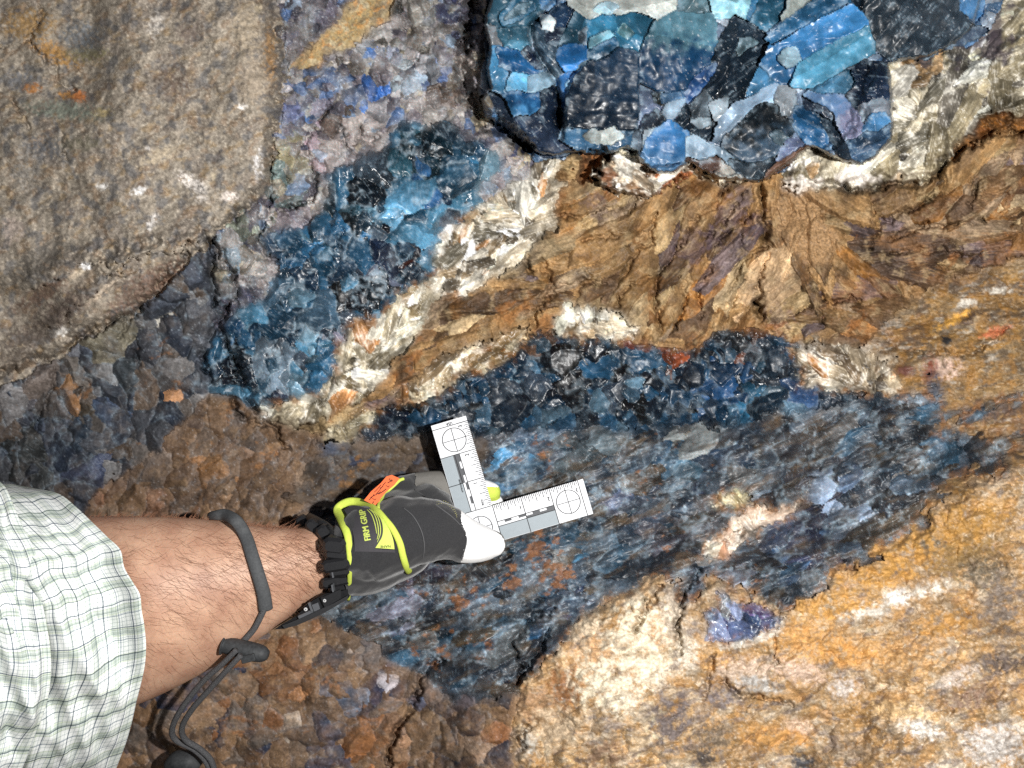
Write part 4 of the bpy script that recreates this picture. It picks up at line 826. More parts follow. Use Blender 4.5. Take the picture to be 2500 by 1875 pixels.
hero(q1((1200, 390), (1300, 170), (1480, 220), (1470, 380), (1500, 520), (1480, 650), (1260, 610), (1090, 625)), (42, 86, 110), 10, .8, .3)
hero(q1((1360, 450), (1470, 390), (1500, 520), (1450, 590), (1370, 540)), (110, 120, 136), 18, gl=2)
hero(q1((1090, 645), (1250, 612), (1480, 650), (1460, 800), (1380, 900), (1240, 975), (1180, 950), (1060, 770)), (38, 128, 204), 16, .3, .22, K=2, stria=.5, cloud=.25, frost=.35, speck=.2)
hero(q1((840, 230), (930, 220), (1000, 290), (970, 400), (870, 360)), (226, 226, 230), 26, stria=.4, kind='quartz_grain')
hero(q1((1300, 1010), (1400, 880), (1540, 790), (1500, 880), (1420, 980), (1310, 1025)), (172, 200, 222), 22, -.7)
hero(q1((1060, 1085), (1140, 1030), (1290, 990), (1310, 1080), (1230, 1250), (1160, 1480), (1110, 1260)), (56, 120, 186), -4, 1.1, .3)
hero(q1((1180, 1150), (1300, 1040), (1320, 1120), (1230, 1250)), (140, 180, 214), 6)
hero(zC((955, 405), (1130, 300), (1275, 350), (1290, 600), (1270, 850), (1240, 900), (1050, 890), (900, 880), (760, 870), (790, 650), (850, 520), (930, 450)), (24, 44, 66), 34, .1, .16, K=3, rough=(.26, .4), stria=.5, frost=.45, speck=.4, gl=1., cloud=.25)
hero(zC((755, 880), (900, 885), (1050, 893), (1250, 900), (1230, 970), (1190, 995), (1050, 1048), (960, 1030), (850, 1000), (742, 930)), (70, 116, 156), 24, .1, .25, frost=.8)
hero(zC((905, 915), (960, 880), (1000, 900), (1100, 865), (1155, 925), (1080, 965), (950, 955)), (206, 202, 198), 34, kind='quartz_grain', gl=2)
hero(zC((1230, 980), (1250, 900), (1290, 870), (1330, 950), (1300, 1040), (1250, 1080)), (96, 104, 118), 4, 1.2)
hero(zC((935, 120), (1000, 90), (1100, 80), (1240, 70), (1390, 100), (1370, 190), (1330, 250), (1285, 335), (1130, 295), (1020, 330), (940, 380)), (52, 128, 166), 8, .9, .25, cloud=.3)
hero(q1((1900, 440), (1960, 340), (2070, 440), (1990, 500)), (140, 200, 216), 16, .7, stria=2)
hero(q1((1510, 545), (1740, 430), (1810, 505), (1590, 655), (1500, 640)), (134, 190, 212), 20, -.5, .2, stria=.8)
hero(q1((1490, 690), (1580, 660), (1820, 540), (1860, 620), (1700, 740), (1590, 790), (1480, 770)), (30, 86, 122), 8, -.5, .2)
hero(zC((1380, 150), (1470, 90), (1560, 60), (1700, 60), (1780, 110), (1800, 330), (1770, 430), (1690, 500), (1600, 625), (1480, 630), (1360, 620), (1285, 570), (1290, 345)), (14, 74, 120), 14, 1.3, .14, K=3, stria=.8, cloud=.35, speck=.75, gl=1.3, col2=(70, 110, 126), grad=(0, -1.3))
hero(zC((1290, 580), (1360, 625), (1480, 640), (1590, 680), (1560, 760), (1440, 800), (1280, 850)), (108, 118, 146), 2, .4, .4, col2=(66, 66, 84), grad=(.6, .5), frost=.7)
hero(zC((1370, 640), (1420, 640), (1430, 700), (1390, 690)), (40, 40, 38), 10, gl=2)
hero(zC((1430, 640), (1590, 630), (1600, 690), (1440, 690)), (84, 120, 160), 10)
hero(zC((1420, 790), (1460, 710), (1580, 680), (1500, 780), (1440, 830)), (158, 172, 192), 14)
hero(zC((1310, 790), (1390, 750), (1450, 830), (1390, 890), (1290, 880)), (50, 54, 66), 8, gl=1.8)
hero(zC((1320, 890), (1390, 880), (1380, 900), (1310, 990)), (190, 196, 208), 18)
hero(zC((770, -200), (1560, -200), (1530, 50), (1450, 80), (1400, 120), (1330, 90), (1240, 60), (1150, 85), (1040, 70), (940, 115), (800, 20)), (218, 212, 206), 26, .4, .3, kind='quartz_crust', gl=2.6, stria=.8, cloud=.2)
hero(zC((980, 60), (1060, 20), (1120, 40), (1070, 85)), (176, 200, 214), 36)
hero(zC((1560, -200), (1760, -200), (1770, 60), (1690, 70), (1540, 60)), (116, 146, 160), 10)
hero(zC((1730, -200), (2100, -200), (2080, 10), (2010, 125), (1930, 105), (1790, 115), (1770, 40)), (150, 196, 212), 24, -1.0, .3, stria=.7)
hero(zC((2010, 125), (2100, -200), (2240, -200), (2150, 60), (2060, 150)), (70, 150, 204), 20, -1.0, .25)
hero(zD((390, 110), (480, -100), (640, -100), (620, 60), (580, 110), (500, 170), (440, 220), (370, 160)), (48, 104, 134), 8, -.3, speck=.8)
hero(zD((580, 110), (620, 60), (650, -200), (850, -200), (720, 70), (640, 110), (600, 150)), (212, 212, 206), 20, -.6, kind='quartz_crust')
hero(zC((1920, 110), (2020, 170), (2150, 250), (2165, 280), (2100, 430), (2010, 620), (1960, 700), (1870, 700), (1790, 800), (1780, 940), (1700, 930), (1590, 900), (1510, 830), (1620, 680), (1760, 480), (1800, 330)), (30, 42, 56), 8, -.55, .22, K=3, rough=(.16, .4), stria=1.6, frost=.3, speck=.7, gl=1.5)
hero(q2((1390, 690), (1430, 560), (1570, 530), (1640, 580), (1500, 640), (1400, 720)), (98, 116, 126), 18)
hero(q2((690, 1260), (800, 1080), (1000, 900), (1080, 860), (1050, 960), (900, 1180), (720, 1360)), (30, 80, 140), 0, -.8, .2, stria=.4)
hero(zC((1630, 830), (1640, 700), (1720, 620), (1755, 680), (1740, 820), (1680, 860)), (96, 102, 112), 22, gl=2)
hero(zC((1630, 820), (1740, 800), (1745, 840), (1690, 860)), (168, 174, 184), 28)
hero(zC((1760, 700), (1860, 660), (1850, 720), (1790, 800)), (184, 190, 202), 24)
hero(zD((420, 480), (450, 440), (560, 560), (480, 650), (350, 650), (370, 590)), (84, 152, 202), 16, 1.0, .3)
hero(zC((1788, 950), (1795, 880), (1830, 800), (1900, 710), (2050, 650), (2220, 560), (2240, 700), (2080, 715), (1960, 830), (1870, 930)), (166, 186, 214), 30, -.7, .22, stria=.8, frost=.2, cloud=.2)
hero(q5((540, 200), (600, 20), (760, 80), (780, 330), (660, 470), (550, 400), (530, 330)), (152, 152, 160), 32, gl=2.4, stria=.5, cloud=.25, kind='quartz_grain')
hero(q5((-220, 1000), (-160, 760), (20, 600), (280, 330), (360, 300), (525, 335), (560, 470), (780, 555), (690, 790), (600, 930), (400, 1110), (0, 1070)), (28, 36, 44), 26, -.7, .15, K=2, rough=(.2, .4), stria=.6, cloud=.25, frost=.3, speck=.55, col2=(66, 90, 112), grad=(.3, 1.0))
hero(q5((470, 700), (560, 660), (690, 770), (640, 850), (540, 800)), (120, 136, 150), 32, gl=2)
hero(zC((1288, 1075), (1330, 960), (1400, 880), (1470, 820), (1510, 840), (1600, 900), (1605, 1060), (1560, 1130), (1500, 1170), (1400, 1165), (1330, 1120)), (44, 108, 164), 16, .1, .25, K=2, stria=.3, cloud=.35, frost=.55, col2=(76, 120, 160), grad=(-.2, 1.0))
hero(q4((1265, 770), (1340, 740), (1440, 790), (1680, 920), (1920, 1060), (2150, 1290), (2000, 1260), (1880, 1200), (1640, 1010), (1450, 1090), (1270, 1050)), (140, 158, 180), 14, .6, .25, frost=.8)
hero(q4((1265, 1050), (1450, 1095), (1640, 1015), (1890, 1215), (2010, 1300), (1900, 1370), (1780, 1385), (1560, 1270), (1380, 1150)), (126, 92, 82), 2, .6, .25, col2=(164, 160, 152), grad=(.8, .4))
hero(q5((-100, 1060), (200, 1130), (400, 1100), (560, 1010), (640, 860), (920, 820), (640, 1090), (400, 1260), (370, 1340), (240, 1330), (0, 1200)), (44, 52, 62), 4, .4, .25, frost=.4)
hero(q5((385, 1330), (400, 1240), (700, 1000), (920, 810), (1040, 870), (900, 960), (560, 1180), (420, 1320)), (118, 78, 58), 22, -.65, .2, stria=.8, kind='rusty_rim', frost=.1, jag=.5, edge=3)
hero(q5((690, 790), (800, 770), (925, 810), (600, 1010), (550, 1055), (580, 950)), (122, 128, 164), 18, -.6)
hero(q5((790, 350), (900, 330), (1100, 400), (1200, 500), (1240, 700), (1300, 880), (1180, 900), (930, 800), (790, 600)), (26, 76, 116), 14, .5, .3, stria=1.8, speck=1., gl=2)
hero(q5((1120, 400), (1220, 500), (1500, 800), (1640, 800), (1710, 1080), (1500, 1100), (1380, 1000), (1250, 700)), (40, 50, 64), 12, 1.0, .25, frost=.3)
hero(q5((900, 210), (1000, 190), (1200, 290), (1330, 400), (1280, 480), (1120, 400), (920, 340)), (52, 60, 80), 26, .5, speck=.7)
hero(q5((920, 190), (1000, 120), (1130, 60), (1450, 180), (1630, 320), (1740, 520), (1650, 720), (1560, 800), (1480, 800), (1370, 580), (1330, 400), (1200, 290)), (112, 148, 198), 36, .6, .22, stria=.6, cloud=.25, col2=(120, 122, 150), grad=(.8, .5))
hero(zD((870, 510), (1000, 490), (1100, 420), (1290, 430), (1325, 640), (1300, 720), (1230, 770), (1150, 800), (1060, 690), (1000, 610)), (32, 44, 66), 18, .1, .2, stria=1.5, frost=.35, speck=.6)
hero(q5((1650, 340), (1780, 300), (1950, 250), (2080, 300), (2060, 420), (1840, 450), (1730, 560)), (150, 150, 162), 18, gl=1.6)
hero(q5((1720, 590), (1840, 450), (2000, 440), (2060, 560), (1900, 690), (1740, 680)), (84, 144, 198), 26, K=2, frost=.8)
hero(q5((1500, 810), (1640, 780), (1740, 690), (1900, 700), (2100, 560), (2120, 720), (1850, 980), (1700, 1085), (1590, 1090)), (56, 82, 112), 14, -.5, .25, stria=1.2)
hero(zD((760, 590), (900, 500), (1040, 490), (1060, 560), (1000, 610), (850, 620)), (92, 150, 190), 24, -.5)
hero(zD((440, 430), (500, 310), (700, 190), (830, 110), (1070, 10), (1150, 90), (1180, 180), (960, 300), (760, 420), (690, 440), (660, 560), (570, 560)), (58, 134, 196), 40, -.53, .2, K=2, stria=.9, cloud=.2, speck=.25)
hero(zD((690, 445), (760, 390), (960, 290), (1180, 180), (1197, 345), (1100, 400), (940, 490), (780, 580), (700, 590), (650, 580)), (92, 168, 206), 46, -.53, .2, K=2, stria=.9, cloud=.2, speck=.25)
hero(zD((470, 260), (620, 140), (830, -20), (1070, 0), (860, 80), (700, 180), (510, 290)), (46, 110, 156), 24, -.53, .2, stria=1.2)
hero(zD((590, 340), (660, 330), (690, 400), (620, 450), (560, 400)), (178, 204, 222), 52)
hero(zD((1060, 0), (1150, -200), (1190, 60), (1195, 150), (1150, 80)), (34, 50, 66), 20)
hero(zD((1150, -700), (1790, -700), (1780, 0), (1830, 160), (1870, 180), (1790, 270), (1560, 380), (1400, 410), (1330, 415), (1230, 330), (1195, 210), (1150, 60)), (50, 60, 72), 30, -.9, .1, K=2, rough=(.3, .5), stria=1.2, frost=.25, speck=.5, cloud=.2)
hero(zD((1780, -300), (1930, -300), (1930, 80), (1880, 140), (1800, 60)), (94, 152, 210), 30)
hero(zD((1330, 418), (1560, 385), (1790, 272), (1880, 190), (1960, 200), (1700, 350), (1500, 430)), (74, 84, 104), 0, -.5, .2)
# the dark gap between the left crystals and the middle ones
for zt, pts, dep, wd in [(q1, [(1040, 20), (860, 180), (700, 330), (710, 480), (740, 640), (850, 850), (980, 1000), (1050, 1120), (1080, 1300), (1110, 1500), (1120, 1700)], 40, 7), (zC, [(725, 750), (735, 930)], 40, 8), (zC, [(1960, 330), (1800, 560), (1640, 740), (1540, 850)], 14, 10)]:
    pts = zt(*pts); ws = window(pts[:, 0].min() - 40, pts[:, 0].max() + 40, pts[:, 1].min() - 40, pts[:, 1].max() + 40)
    d = seg_dist(pts, UC[ws], VC[ws]); H[ws] -= dep * np.exp(-(d / wd) ** 2)
# mica fold of the rock behind the glove
# ------------------------------------------------------------------ materials
def nodes(name):
    m = bpy.data.materials.new(name); m.use_nodes = True
    nt = m.node_tree
    return m, nt, nt.nodes['Principled BSDF']
def N(nt, t, **kw):
    n = nt.nodes.new(t)
    for k, v in kw.items():
        if k.startswith('_'): setattr(n, k[1:], v)
        else: n.inputs[k.replace('0', ' ')].default_value = v
    return n
def mineral(name, spec, scale, cvar, bump, bdist, rmul=1.0, sss=0.0, coat=0.0):
    m, nt, b = nodes(name); L = nt.links
    at = N(nt, 'ShaderNodeAttribute', _attribute_name='Col')
    geo = nt.nodes.new('ShaderNodeNewGeometry')
    n1 = N(nt, 'ShaderNodeTexNoise', Scale=scale, Detail=4.0, Roughness=.6); L.new(geo.outputs['Position'], n1.inputs['Vector'])
    n2 = N(nt, 'ShaderNodeTexNoise', Scale=scale * 3.1, Detail=3.0, Roughness=.6); L.new(geo.outputs['Position'], n2.inputs['Vector'])
    mr = N(nt, 'ShaderNodeMapRange'); mr.inputs[1].default_value = .3; mr.inputs[2].default_value = .7; mr.inputs[3].default_value = 1 - cvar; mr.inputs[4].default_value = 1 + cvar
    L.new(n1.outputs['Fac'], mr.inputs[0])
    mx = N(nt, 'ShaderNodeVectorMath', _operation='SCALE'); L.new(at.outputs['Color'], mx.inputs[0]); L.new(mr.outputs[0], mx.inputs['Scale'])
    L.new(mx.outputs[0], b.inputs['Base Color'])
    ro = N(nt, 'ShaderNodeMath', _operation='MULTIPLY_ADD'); L.new(n2.outputs['Fac'], ro.inputs[0]); ro.inputs[1].default_value = .3
    rb = N(nt, 'ShaderNodeMath', _operation='MULTIPLY_ADD'); L.new(at.outputs['Alpha'], rb.inputs[0]); rb.inputs[1].default_value = rmul; rb.inputs[2].default_value = -.15
    L.new(rb.outputs[0], ro.inputs[2]); L.new(ro.outputs[0], b.inputs['Roughness'])
    bp = N(nt, 'ShaderNodeBump', Strength=bump, Distance=bdist); L.new(n2.outputs['Fac'], bp.inputs['Height']); L.new(bp.outputs[0], b.inputs['Normal'])
    b.inputs['Specular IOR Level'].default_value = spec
    if coat:
        b.inputs['Coat Weight'].default_value = coat; b.inputs['Coat Roughness'].default_value = .2; b.inputs['Coat IOR'].default_value = 1.45
        bp2 = N(nt, 'ShaderNodeBump', Strength=.22, Distance=.0005); L.new(n2.outputs['Fac'], bp2.inputs['Height']); L.new(bp2.outputs[0], b.inputs['Coat Normal'])
    if sss: 
        b.inputs['Subsurface Weight'].default_value = sss; b.inputs['Subsurface Radius'].default_value = (.35, .8, 1.0); b.inputs['Subsurface Scale'].default_value = .0028
    return m
M_CRY = mineral('crystal', .38, 420, .2, .2, .0006, coat=.1, sss=.35)
M_GEM = mineral('gem_crystal', .26, 420, .12, .08, .0005, coat=.04, sss=.4)
M_ROCK = mineral('rough_rock', .22, 500, .3, .5, .0007)
M_MICA = mineral('mica', .35, 600, .2, .25, .0006)

# ------------------------------------------------------------------ soften the contacts between the rocks
def box(a, r, ax):
    c = np.cumsum(a, axis=ax, dtype=np.float64)
    n = a.shape[ax]; i1 = np.minimum(np.arange(n) + r, n - 1); i0 = np.arange(n) - r - 1
    hi = np.take(c, i1, ax); lo = np.where((i0 < 0).reshape([-1 if k == ax else 1 for k in range(a.ndim)]), 0, np.take(c, np.maximum(i0, 0), ax))
    cnt_ = (i1 - np.maximum(i0, -1)).reshape([-1 if k == ax else 1 for k in range(a.ndim)])
    return ((hi - lo) / cnt_).astype(np.float32)
def blur(a, r): return box(box(a, r, 0), r, 1)
zz = ZONE.astype(np.int32) * 32 + MICID
ed = np.zeros(U.shape, np.float32)
ed[:, 1:] += zz[:, 1:] != zz[:, :-1]; ed[1:, :] += zz[1:, :] != zz[:-1, :]
hardz = blur(((ZONE == BLU) | (ZONE == GRY) | (MICID == 22)).astype(np.float32), 4) > .01
prox = np.clip(blur(np.clip(ed, 0, 1), 5) * 7, 0, 1)
nb_ = fb(U, V, 26, 3, 1201)
CB = blur(blur(CR, 3), 2)
k = (prox * np.clip(.65 + .6 * nb_, 0, .9) * (~hardz))[..., None]
CR = CR * (1 - k) + CB * k * (1 + .25 * fb(U, V, 7, 2, 1203))[..., None]
cool = blur(np.isin(ZONE, (VE1, VE2, SLO, PKT)).astype(np.float32), 7); warm = blur(np.isin(ZONE, (MIC, SCH, TAN, OCH)).astype(np.float32), 7)
st_ = np.clip(cool * warm * 4, 0, 1) * sm(-.1, .55, fb(U, V, 30, 4, 1205)) * (~hardz)
CR = (CR * (1 - .75 * st_[..., None]) + alb(146, 100, 54) * .75 * st_[..., None] * (1 + .4 * fb(U, V, 8, 2, 1207))[..., None]).astype(np.float32)
for z_, g_ in ((GRY, 1.22), (LEFT, 1.1), (LEFO, 1.02), (LOW, 1.0), (BRE, 1.1), (TAN, .86), (VE1, .78), (VE2, .68), (SLO, .86), (SCH, .95), (BLU, .85), (MIC, .95), (OCH, .95), (SEAM, 1.1)):
    CR[ZONE == z_] *= g_
CR = np.clip(CR, .003, .88)
# ------------------------------------------------------------------ cut the face into things and their pieces
print('cutting...')
Hm = (H * PXM).astype(np.float64)
POS = PT(U.astype(np.float64), V.astype(np.float64), Hm).astype(np.float32).reshape(-1, 3)
RGBA = np.concatenate([CR.reshape(-1, 3), RO.reshape(-1, 1)], 1).astype(np.float32)

def mesh_from(name, faces, mat, smooth=True):
    vs, inv = np.unique(faces, return_inverse=True)
    inv = inv.reshape(-1).astype(np.int32)
    me = bpy.data.meshes.new(name)
    n = len(faces)
    me.vertices.add(len(vs)); me.vertices.foreach_set('co', POS[vs].ravel())
    me.loops.add(n * 4); me.loops.foreach_set('vertex_index', inv)
    me.polygons.add(n); me.polygons.foreach_set('loop_start', np.arange(0, n * 4, 4, dtype=np.int32))
    try: me.polygons.foreach_set('loop_total', np.full(n, 4, np.int32))
    except Exception: pass
    me.polygons.foreach_set('use_smooth', np.full(n, smooth))
    me.update()
    a = me.attributes.new('Col', 'FLOAT_COLOR', 'POINT'); a.data.foreach_set('color', RGBA[vs].ravel())
    me.materials.append(mat)
    return me

def obj(name, me, parent=None, **props):
    o = bpy.data.objects.new(name, me); COL.objects.link(o)
    if parent is not None: o.parent = parent
    for k, v in props.items(): o[k] = v
    return o

# thing index of every quad
OWN = [('rock_wall', 'rough ochre and brown mine wall that everything else is set in', 'rock wall', None, M_ROCK),
       ('boulder', 'large rounded grey brown boulder jutting from the wall, dusted with pale specks', 'boulder', None, M_ROCK),
       ('crystal_boulder', 'big overhanging boulder of bright blue and near black crystals above the brown folded rock', 'crystal boulder', None, M_CRY),
       ('crystal_vein', 'diagonal vein of teal and sky blue crystals between grey boulder and cream mica', 'crystal vein', 'blue crystal veins', M_CRY),
       ('crystal_vein', 'dark navy crystal seam with rusty red lumps under the brown folded rock', 'crystal vein', 'blue crystal veins', M_CRY),
       ('crystal_bed', 'sloping bed of slate blue grains streaked with orange rust around the white scale', 'crystal bed', None, M_CRY),
       ('breccia_band', 'band of crumbly lilac grey rock with blue grains between the two boulders', 'breccia', None, M_ROCK),
       ('folded_rock', 'brown rock of thin curved layers split by dark cracks below the blue boulder', 'rock', None, M_ROCK),
       ('rock_outcrop', 'pale tan and ochre outcrop bulging forward with white and pinkish lumps', 'rock outcrop', None, M_ROCK),
       ('crystal_pocket', 'rounded pocket of purple blue crystals with white toothed rim in the tan outcrop', 'crystal pocket', None, M_CRY),
       ('yellow_vein', 'slanting yellow sandy streak through the lilac grey breccia', 'rock vein', None, M_ROCK),
       ('mica_crust', 'cream mica crust of radiating flakes wrapped round the right side of the blue boulder', 'mica', 'mica crusts', M_MICA),
       ('mica_crust', 'cream and rust brown mica lump poking out under the blue boulder beside a dark hollow', 'mica', 'mica crusts', M_MICA),
       ('mica_crust', 'thin tan mica ledge right under the wedge shaped crystal of the blue boulder', 'mica', 'mica crusts', M_MICA),
       ('mica_crust', 'pale cream mica clump between the diagonal blue vein and the brown folded rock', 'mica', 'mica crusts', M_MICA),
       ('mica_crust', 'grey olive jagged mica clump at the lower end of the diagonal blue vein', 'mica', 'mica crusts', M_MICA),
       ('mica_crust', 'long tan mica wedge above the left end of the navy crystal seam', 'mica', 'mica crusts', M_MICA),
       ('mica_crust', 'small white mica fan at the top edge of the navy crystal seam', 'mica', 'mica crusts', M_MICA),
       ('mica_crust', 'grey and orange mica clump at the right end of the navy crystal seam', 'mica', 'mica crusts', M_MICA),
       ('mica_crust', 'smooth pale tan mica knob to the left above the scale', 'mica', 'mica crusts', M_MICA),
       ('mica_crust', 'long pinkish cream mica strip lying slantwise in the slate blue bed', 'mica', 'mica crusts', M_MICA),
       ('mica_crust', 'small yellowish mica patch just above the pinkish cream strip', 'mica', 'mica crusts', M_MICA)]
own = np.zeros(U.shape, np.int16)
for z, t in [(GRY, 1), (BLU, 2), (VE1, 3), (VE2, 4), (SLO, 5), (SEAM, 5), (BRE, 6), (HOLE, 7), (SCH, 7), (TAN, 8), (PKT, 9), (YEL, 10)]:
    own[ZONE == z] = t
for k, t in [(20, 11), (22, 12), (21, 13), (0, 14), (1, 15), (2, 16), (3, 17), (4, 18), (5, 19), (6, 20), (7, 21)]:
    own[MICID == k] = t
I = np.arange(NX * NY, dtype=np.int32).reshape(NY, NX)
QUADS = np.stack([I[:-1, :-1], I[1:, :-1], I[1:, 1:], I[:-1, 1:]], -1).reshape(-1, 4)
qo = own[:-1, :-1].ravel().astype(np.int64)
qp = PART[:-1, :-1].ravel().astype(np.int64)
# keep only the 300 largest pieces of a kind per thing; smaller ones stay in the body as one mass
key = qo * 1000000 + (qp + 1)
uk, inv, cnt = np.unique(key, return_inverse=True, return_counts=True)
keep = np.zeros(len(uk), bool)
MINQ = 26
kinds = np.array([PIECES[k % 1000000 - 1] if k % 1000000 else '' for k in uk])
for t in range(len(OWN)):
    for kd in set(kinds[(uk // 1000000) == t]) - {''}:
        sel = np.flatnonzero(((uk // 1000000) == t) & (kinds == kd) & (cnt >= MINQ))
        sel = sel[np.argsort(-cnt[sel])][:295]
        keep[sel] = True
kq = keep[inv]
order = np.argsort(inv, kind='stable')
bounds = np.searchsorted(inv[order], np.arange(len(uk) + 1))
used_names = {}
ROOTS = []
for t, (nm, label, cat, grp, mat) in enumerate(OWN):
    body = QUADS[(qo == t) & ~kq]
    if len(body) == 0: body = QUADS[qo == t][:1]
    ks = np.flatnonzero(keep & ((uk // 1000000) == t))
    loose = {'crystal_vein': 'small_grains', 'crystal_bed': 'small_grains', 'breccia_band': 'small_grains', 'crystal_pocket': 'small_grains', 'crystal_boulder': 'small_grains'}.get(nm)
    if loose:
        root = obj(nm, None)
        o = obj(loose, mesh_from(loose, body, mat), root); o['kind'] = 'stuff'
    else:
        root = obj(nm, mesh_from(nm, body, mat))
    root['label'] = label; root['category'] = cat
    if grp: root['group'] = grp
    if nm == 'rock_wall': root['kind'] = 'structure'
    ROOTS.append(root)
    for k in ks:
        f = QUADS[order[bounds[k]:bounds[k + 1]]]
        kd = str(kinds[k])
        obj(kd, mesh_from(kd, f, M_MICA if kd == 'flake' else M_GEM if (kd == 'crystal' and t == 2) else (M_CRY if kd in ('crystal', 'grain', 'quartz_grain', 'quartz_crust') else M_ROCK)), root)
print('things', len(OWN), 'pieces', int(keep.sum()))
# ------------------------------------------------------------------ the arm, the glove and what they carry
print('person...')
from mathutils.bvhtree import BVHTree
CAMP = Vector((0.0, -DIST, CZ))
CREAM = None
def simple(name, col, rough=.6, spec=.4, bump=0., scale=900, cvar=.1, sss=0., bdist=.0004, sheen=0.):
    m, nt, b = nodes(name); L = nt.links
    geo = nt.nodes.new('ShaderNodeNewGeometry')
    n1 = N(nt, 'ShaderNodeTexNoise', Scale=scale, Detail=4.0, Roughness=.65); L.new(geo.outputs['Position'], n1.inputs['Vector'])
    rmp = nt.nodes.new('ShaderNodeValToRGB')
    c = np.asarray(col, float)
    rmp.color_ramp.elements[0].position = .3; rmp.color_ramp.elements[1].position = .7
    rmp.color_ramp.elements[0].color = (*np.clip(c * (1 - cvar), 0, 1), 1); rmp.color_ramp.elements[1].color = (*np.clip(c * (1 + cvar), 0, 1), 1)
    L.new(n1.outputs['Fac'], rmp.inputs[0]); L.new(rmp.outputs[0], b.inputs['Base Color'])
    b.inputs['Roughness'].default_value = rough; b.inputs['Specular IOR Level'].default_value = spec
    if bump:
        bp = N(nt, 'ShaderNodeBump', Strength=bump, Distance=bdist); L.new(n1.outputs['Fac'], bp.inputs['Height']); L.new(bp.outputs[0], b.inputs['Normal'])
    if sss:
        b.inputs['Subsurface Weight'].default_value = sss; b.inputs['Subsurface Radius'].default_value = (1., .4, .2); b.inputs['Subsurface Scale'].default_value = .003
    if sheen:
        b.inputs['Sheen Weight'].default_value = sheen; b.inputs['Sheen Roughness'].default_value = .5
    return m

def mk(name, verts, faces, mat, parent=None, smooth=True, **props):
    me = bpy.data.meshes.new(name)
    me.from_pydata([tuple(map(float, p)) for p in verts], [], [tuple(map(int, f)) for f in faces])
    if smooth: me.polygons.foreach_set('use_smooth', [True] * len(me.polygons))
    me.update()
    if mat is not None: me.materials.append(mat)
    return obj(name, me, parent, **props)

def crom(P, n):
    """smooth curve through the rows of P"""
    P = np.asarray(P, float); m = len(P)
    t = np.linspace(0, m - 1, n); i = np.clip(t.astype(int), 0, m - 2); f = (t - i)[:, None]
    p0 = P[np.clip(i - 1, 0, m - 1)]; p1 = P[i]; p2 = P[i + 1]; p3 = P[np.clip(i + 2, 0, m - 1)]
    return .5 * ((2 * p1) + (-p0 + p2) * f + (2 * p0 - 5 * p1 + 4 * p2 - p3) * f ** 2 + (-p0 + 3 * p1 - 3 * p2 + p3) * f ** 3)

def ring_faces(nr, nc, cap0=True, cap1=True):
    fs = [(i * nc + j, i * nc + (j + 1) % nc, (i + 1) * nc + (j + 1) % nc, (i + 1) * nc + j) for i in range(nr - 1) for j in range(nc)]
    if cap0: fs.append(tuple(range(nc))[::-1])
    if cap1: fs.append(tuple((nr - 1) * nc + j for j in range(nc)))
    return fs

def loft(secs, nr, nc, noise=None):
    """secs rows: top u,v, bottom u,v, centre depth, half depth -> verts, faces"""
    S = crom(secs, nr); V_ = []
    for k, (tu, tv, bu, bv, dc, hd) in enumerate(S):
        th = np.linspace(0, 2 * np.pi, nc, endpoint=False)
        cu = (tu + bu) / 2 + np.cos(th) * (tu - bu) / 2; cv = (tv + bv) / 2 + np.cos(th) * (tv - bv) / 2
        d = dc + hd * np.sin(th)
        V_.append(PT(cu, cv, d))
    return np.concatenate(V_), ring_faces(nr, nc)

def tube(path, rad, nr=40, nc=10, flat=1.0, closed_ends=True):
    """path rows (u,v,d); rad in photo px (scalar or list); flat <1 flattens toward the wall"""
    P = crom(path, nr)
    R = np.interp(np.linspace(0, 1, nr), np.linspace(0, 1, len(np.atleast_1d(rad))), np.atleast_1d(rad)) if np.size(rad) > 1 else np.full(nr, rad)
    W_ = PT(P[:, 0], P[:, 1], P[:, 2])
    T = np.gradient(W_, axis=0); T /= np.linalg.norm(T, axis=1)[:, None] + 1e-12
    view = np.array(CAMP)[None] - W_; view /= np.linalg.norm(view, axis=1)[:, None]
    S_ = np.cross(T, view); S_ /= np.linalg.norm(S_, axis=1)[:, None] + 1e-12
    Nn = np.cross(S_, T)
    out = []
    th = np.linspace(0, 2 * np.pi, nc, endpoint=False)
    for k in range(nr):
        r = R[k] * PXM * (DIST - P[k, 2]) / DIST
        out.append(W_[k] + r * (np.cos(th)[:, None] * S_[k] + flat * np.sin(th)[:, None] * Nn[k]))
    return np.concatenate(out), ring_faces(nr, nc, closed_ends, closed_ends)

def bvh_of(verts, faces): return BVHTree.FromPolygons([Vector(v) for v in verts], [list(map(int, f)) for f in faces])
def surf_d(bvh, u, v, default=None):
    """depth (metres before the wall plane) of the first surface at a photo position"""
    p = PV(u, v, 0.0); di = (p - CAMP).normalized()
    hit = bvh.ray_cast(CAMP, di)
    if hit[0] is None: return default
    loc = _R.inverted() @ (hit[0] - CAMP)
    return DIST - loc.y

def decal(name, polys, bvh, mat, parent, lift=.0006, default=.08, **props):
    """flat print lying on a surface: list of polygons (photo px)"""
    vs, fs = [], []
    for poly in polys:
        b = len(vs)
        for u, v in poly:
            d = surf_d(bvh, u, v, None)
            if d is None:
                d = default
            vs.append(PT(np.float64(u), np.float64(v), np.float64(d + lift)))
        fs.append(tuple(range(b, b + len(poly))))
    return mk(name, vs, fs, mat, parent, False, **props)

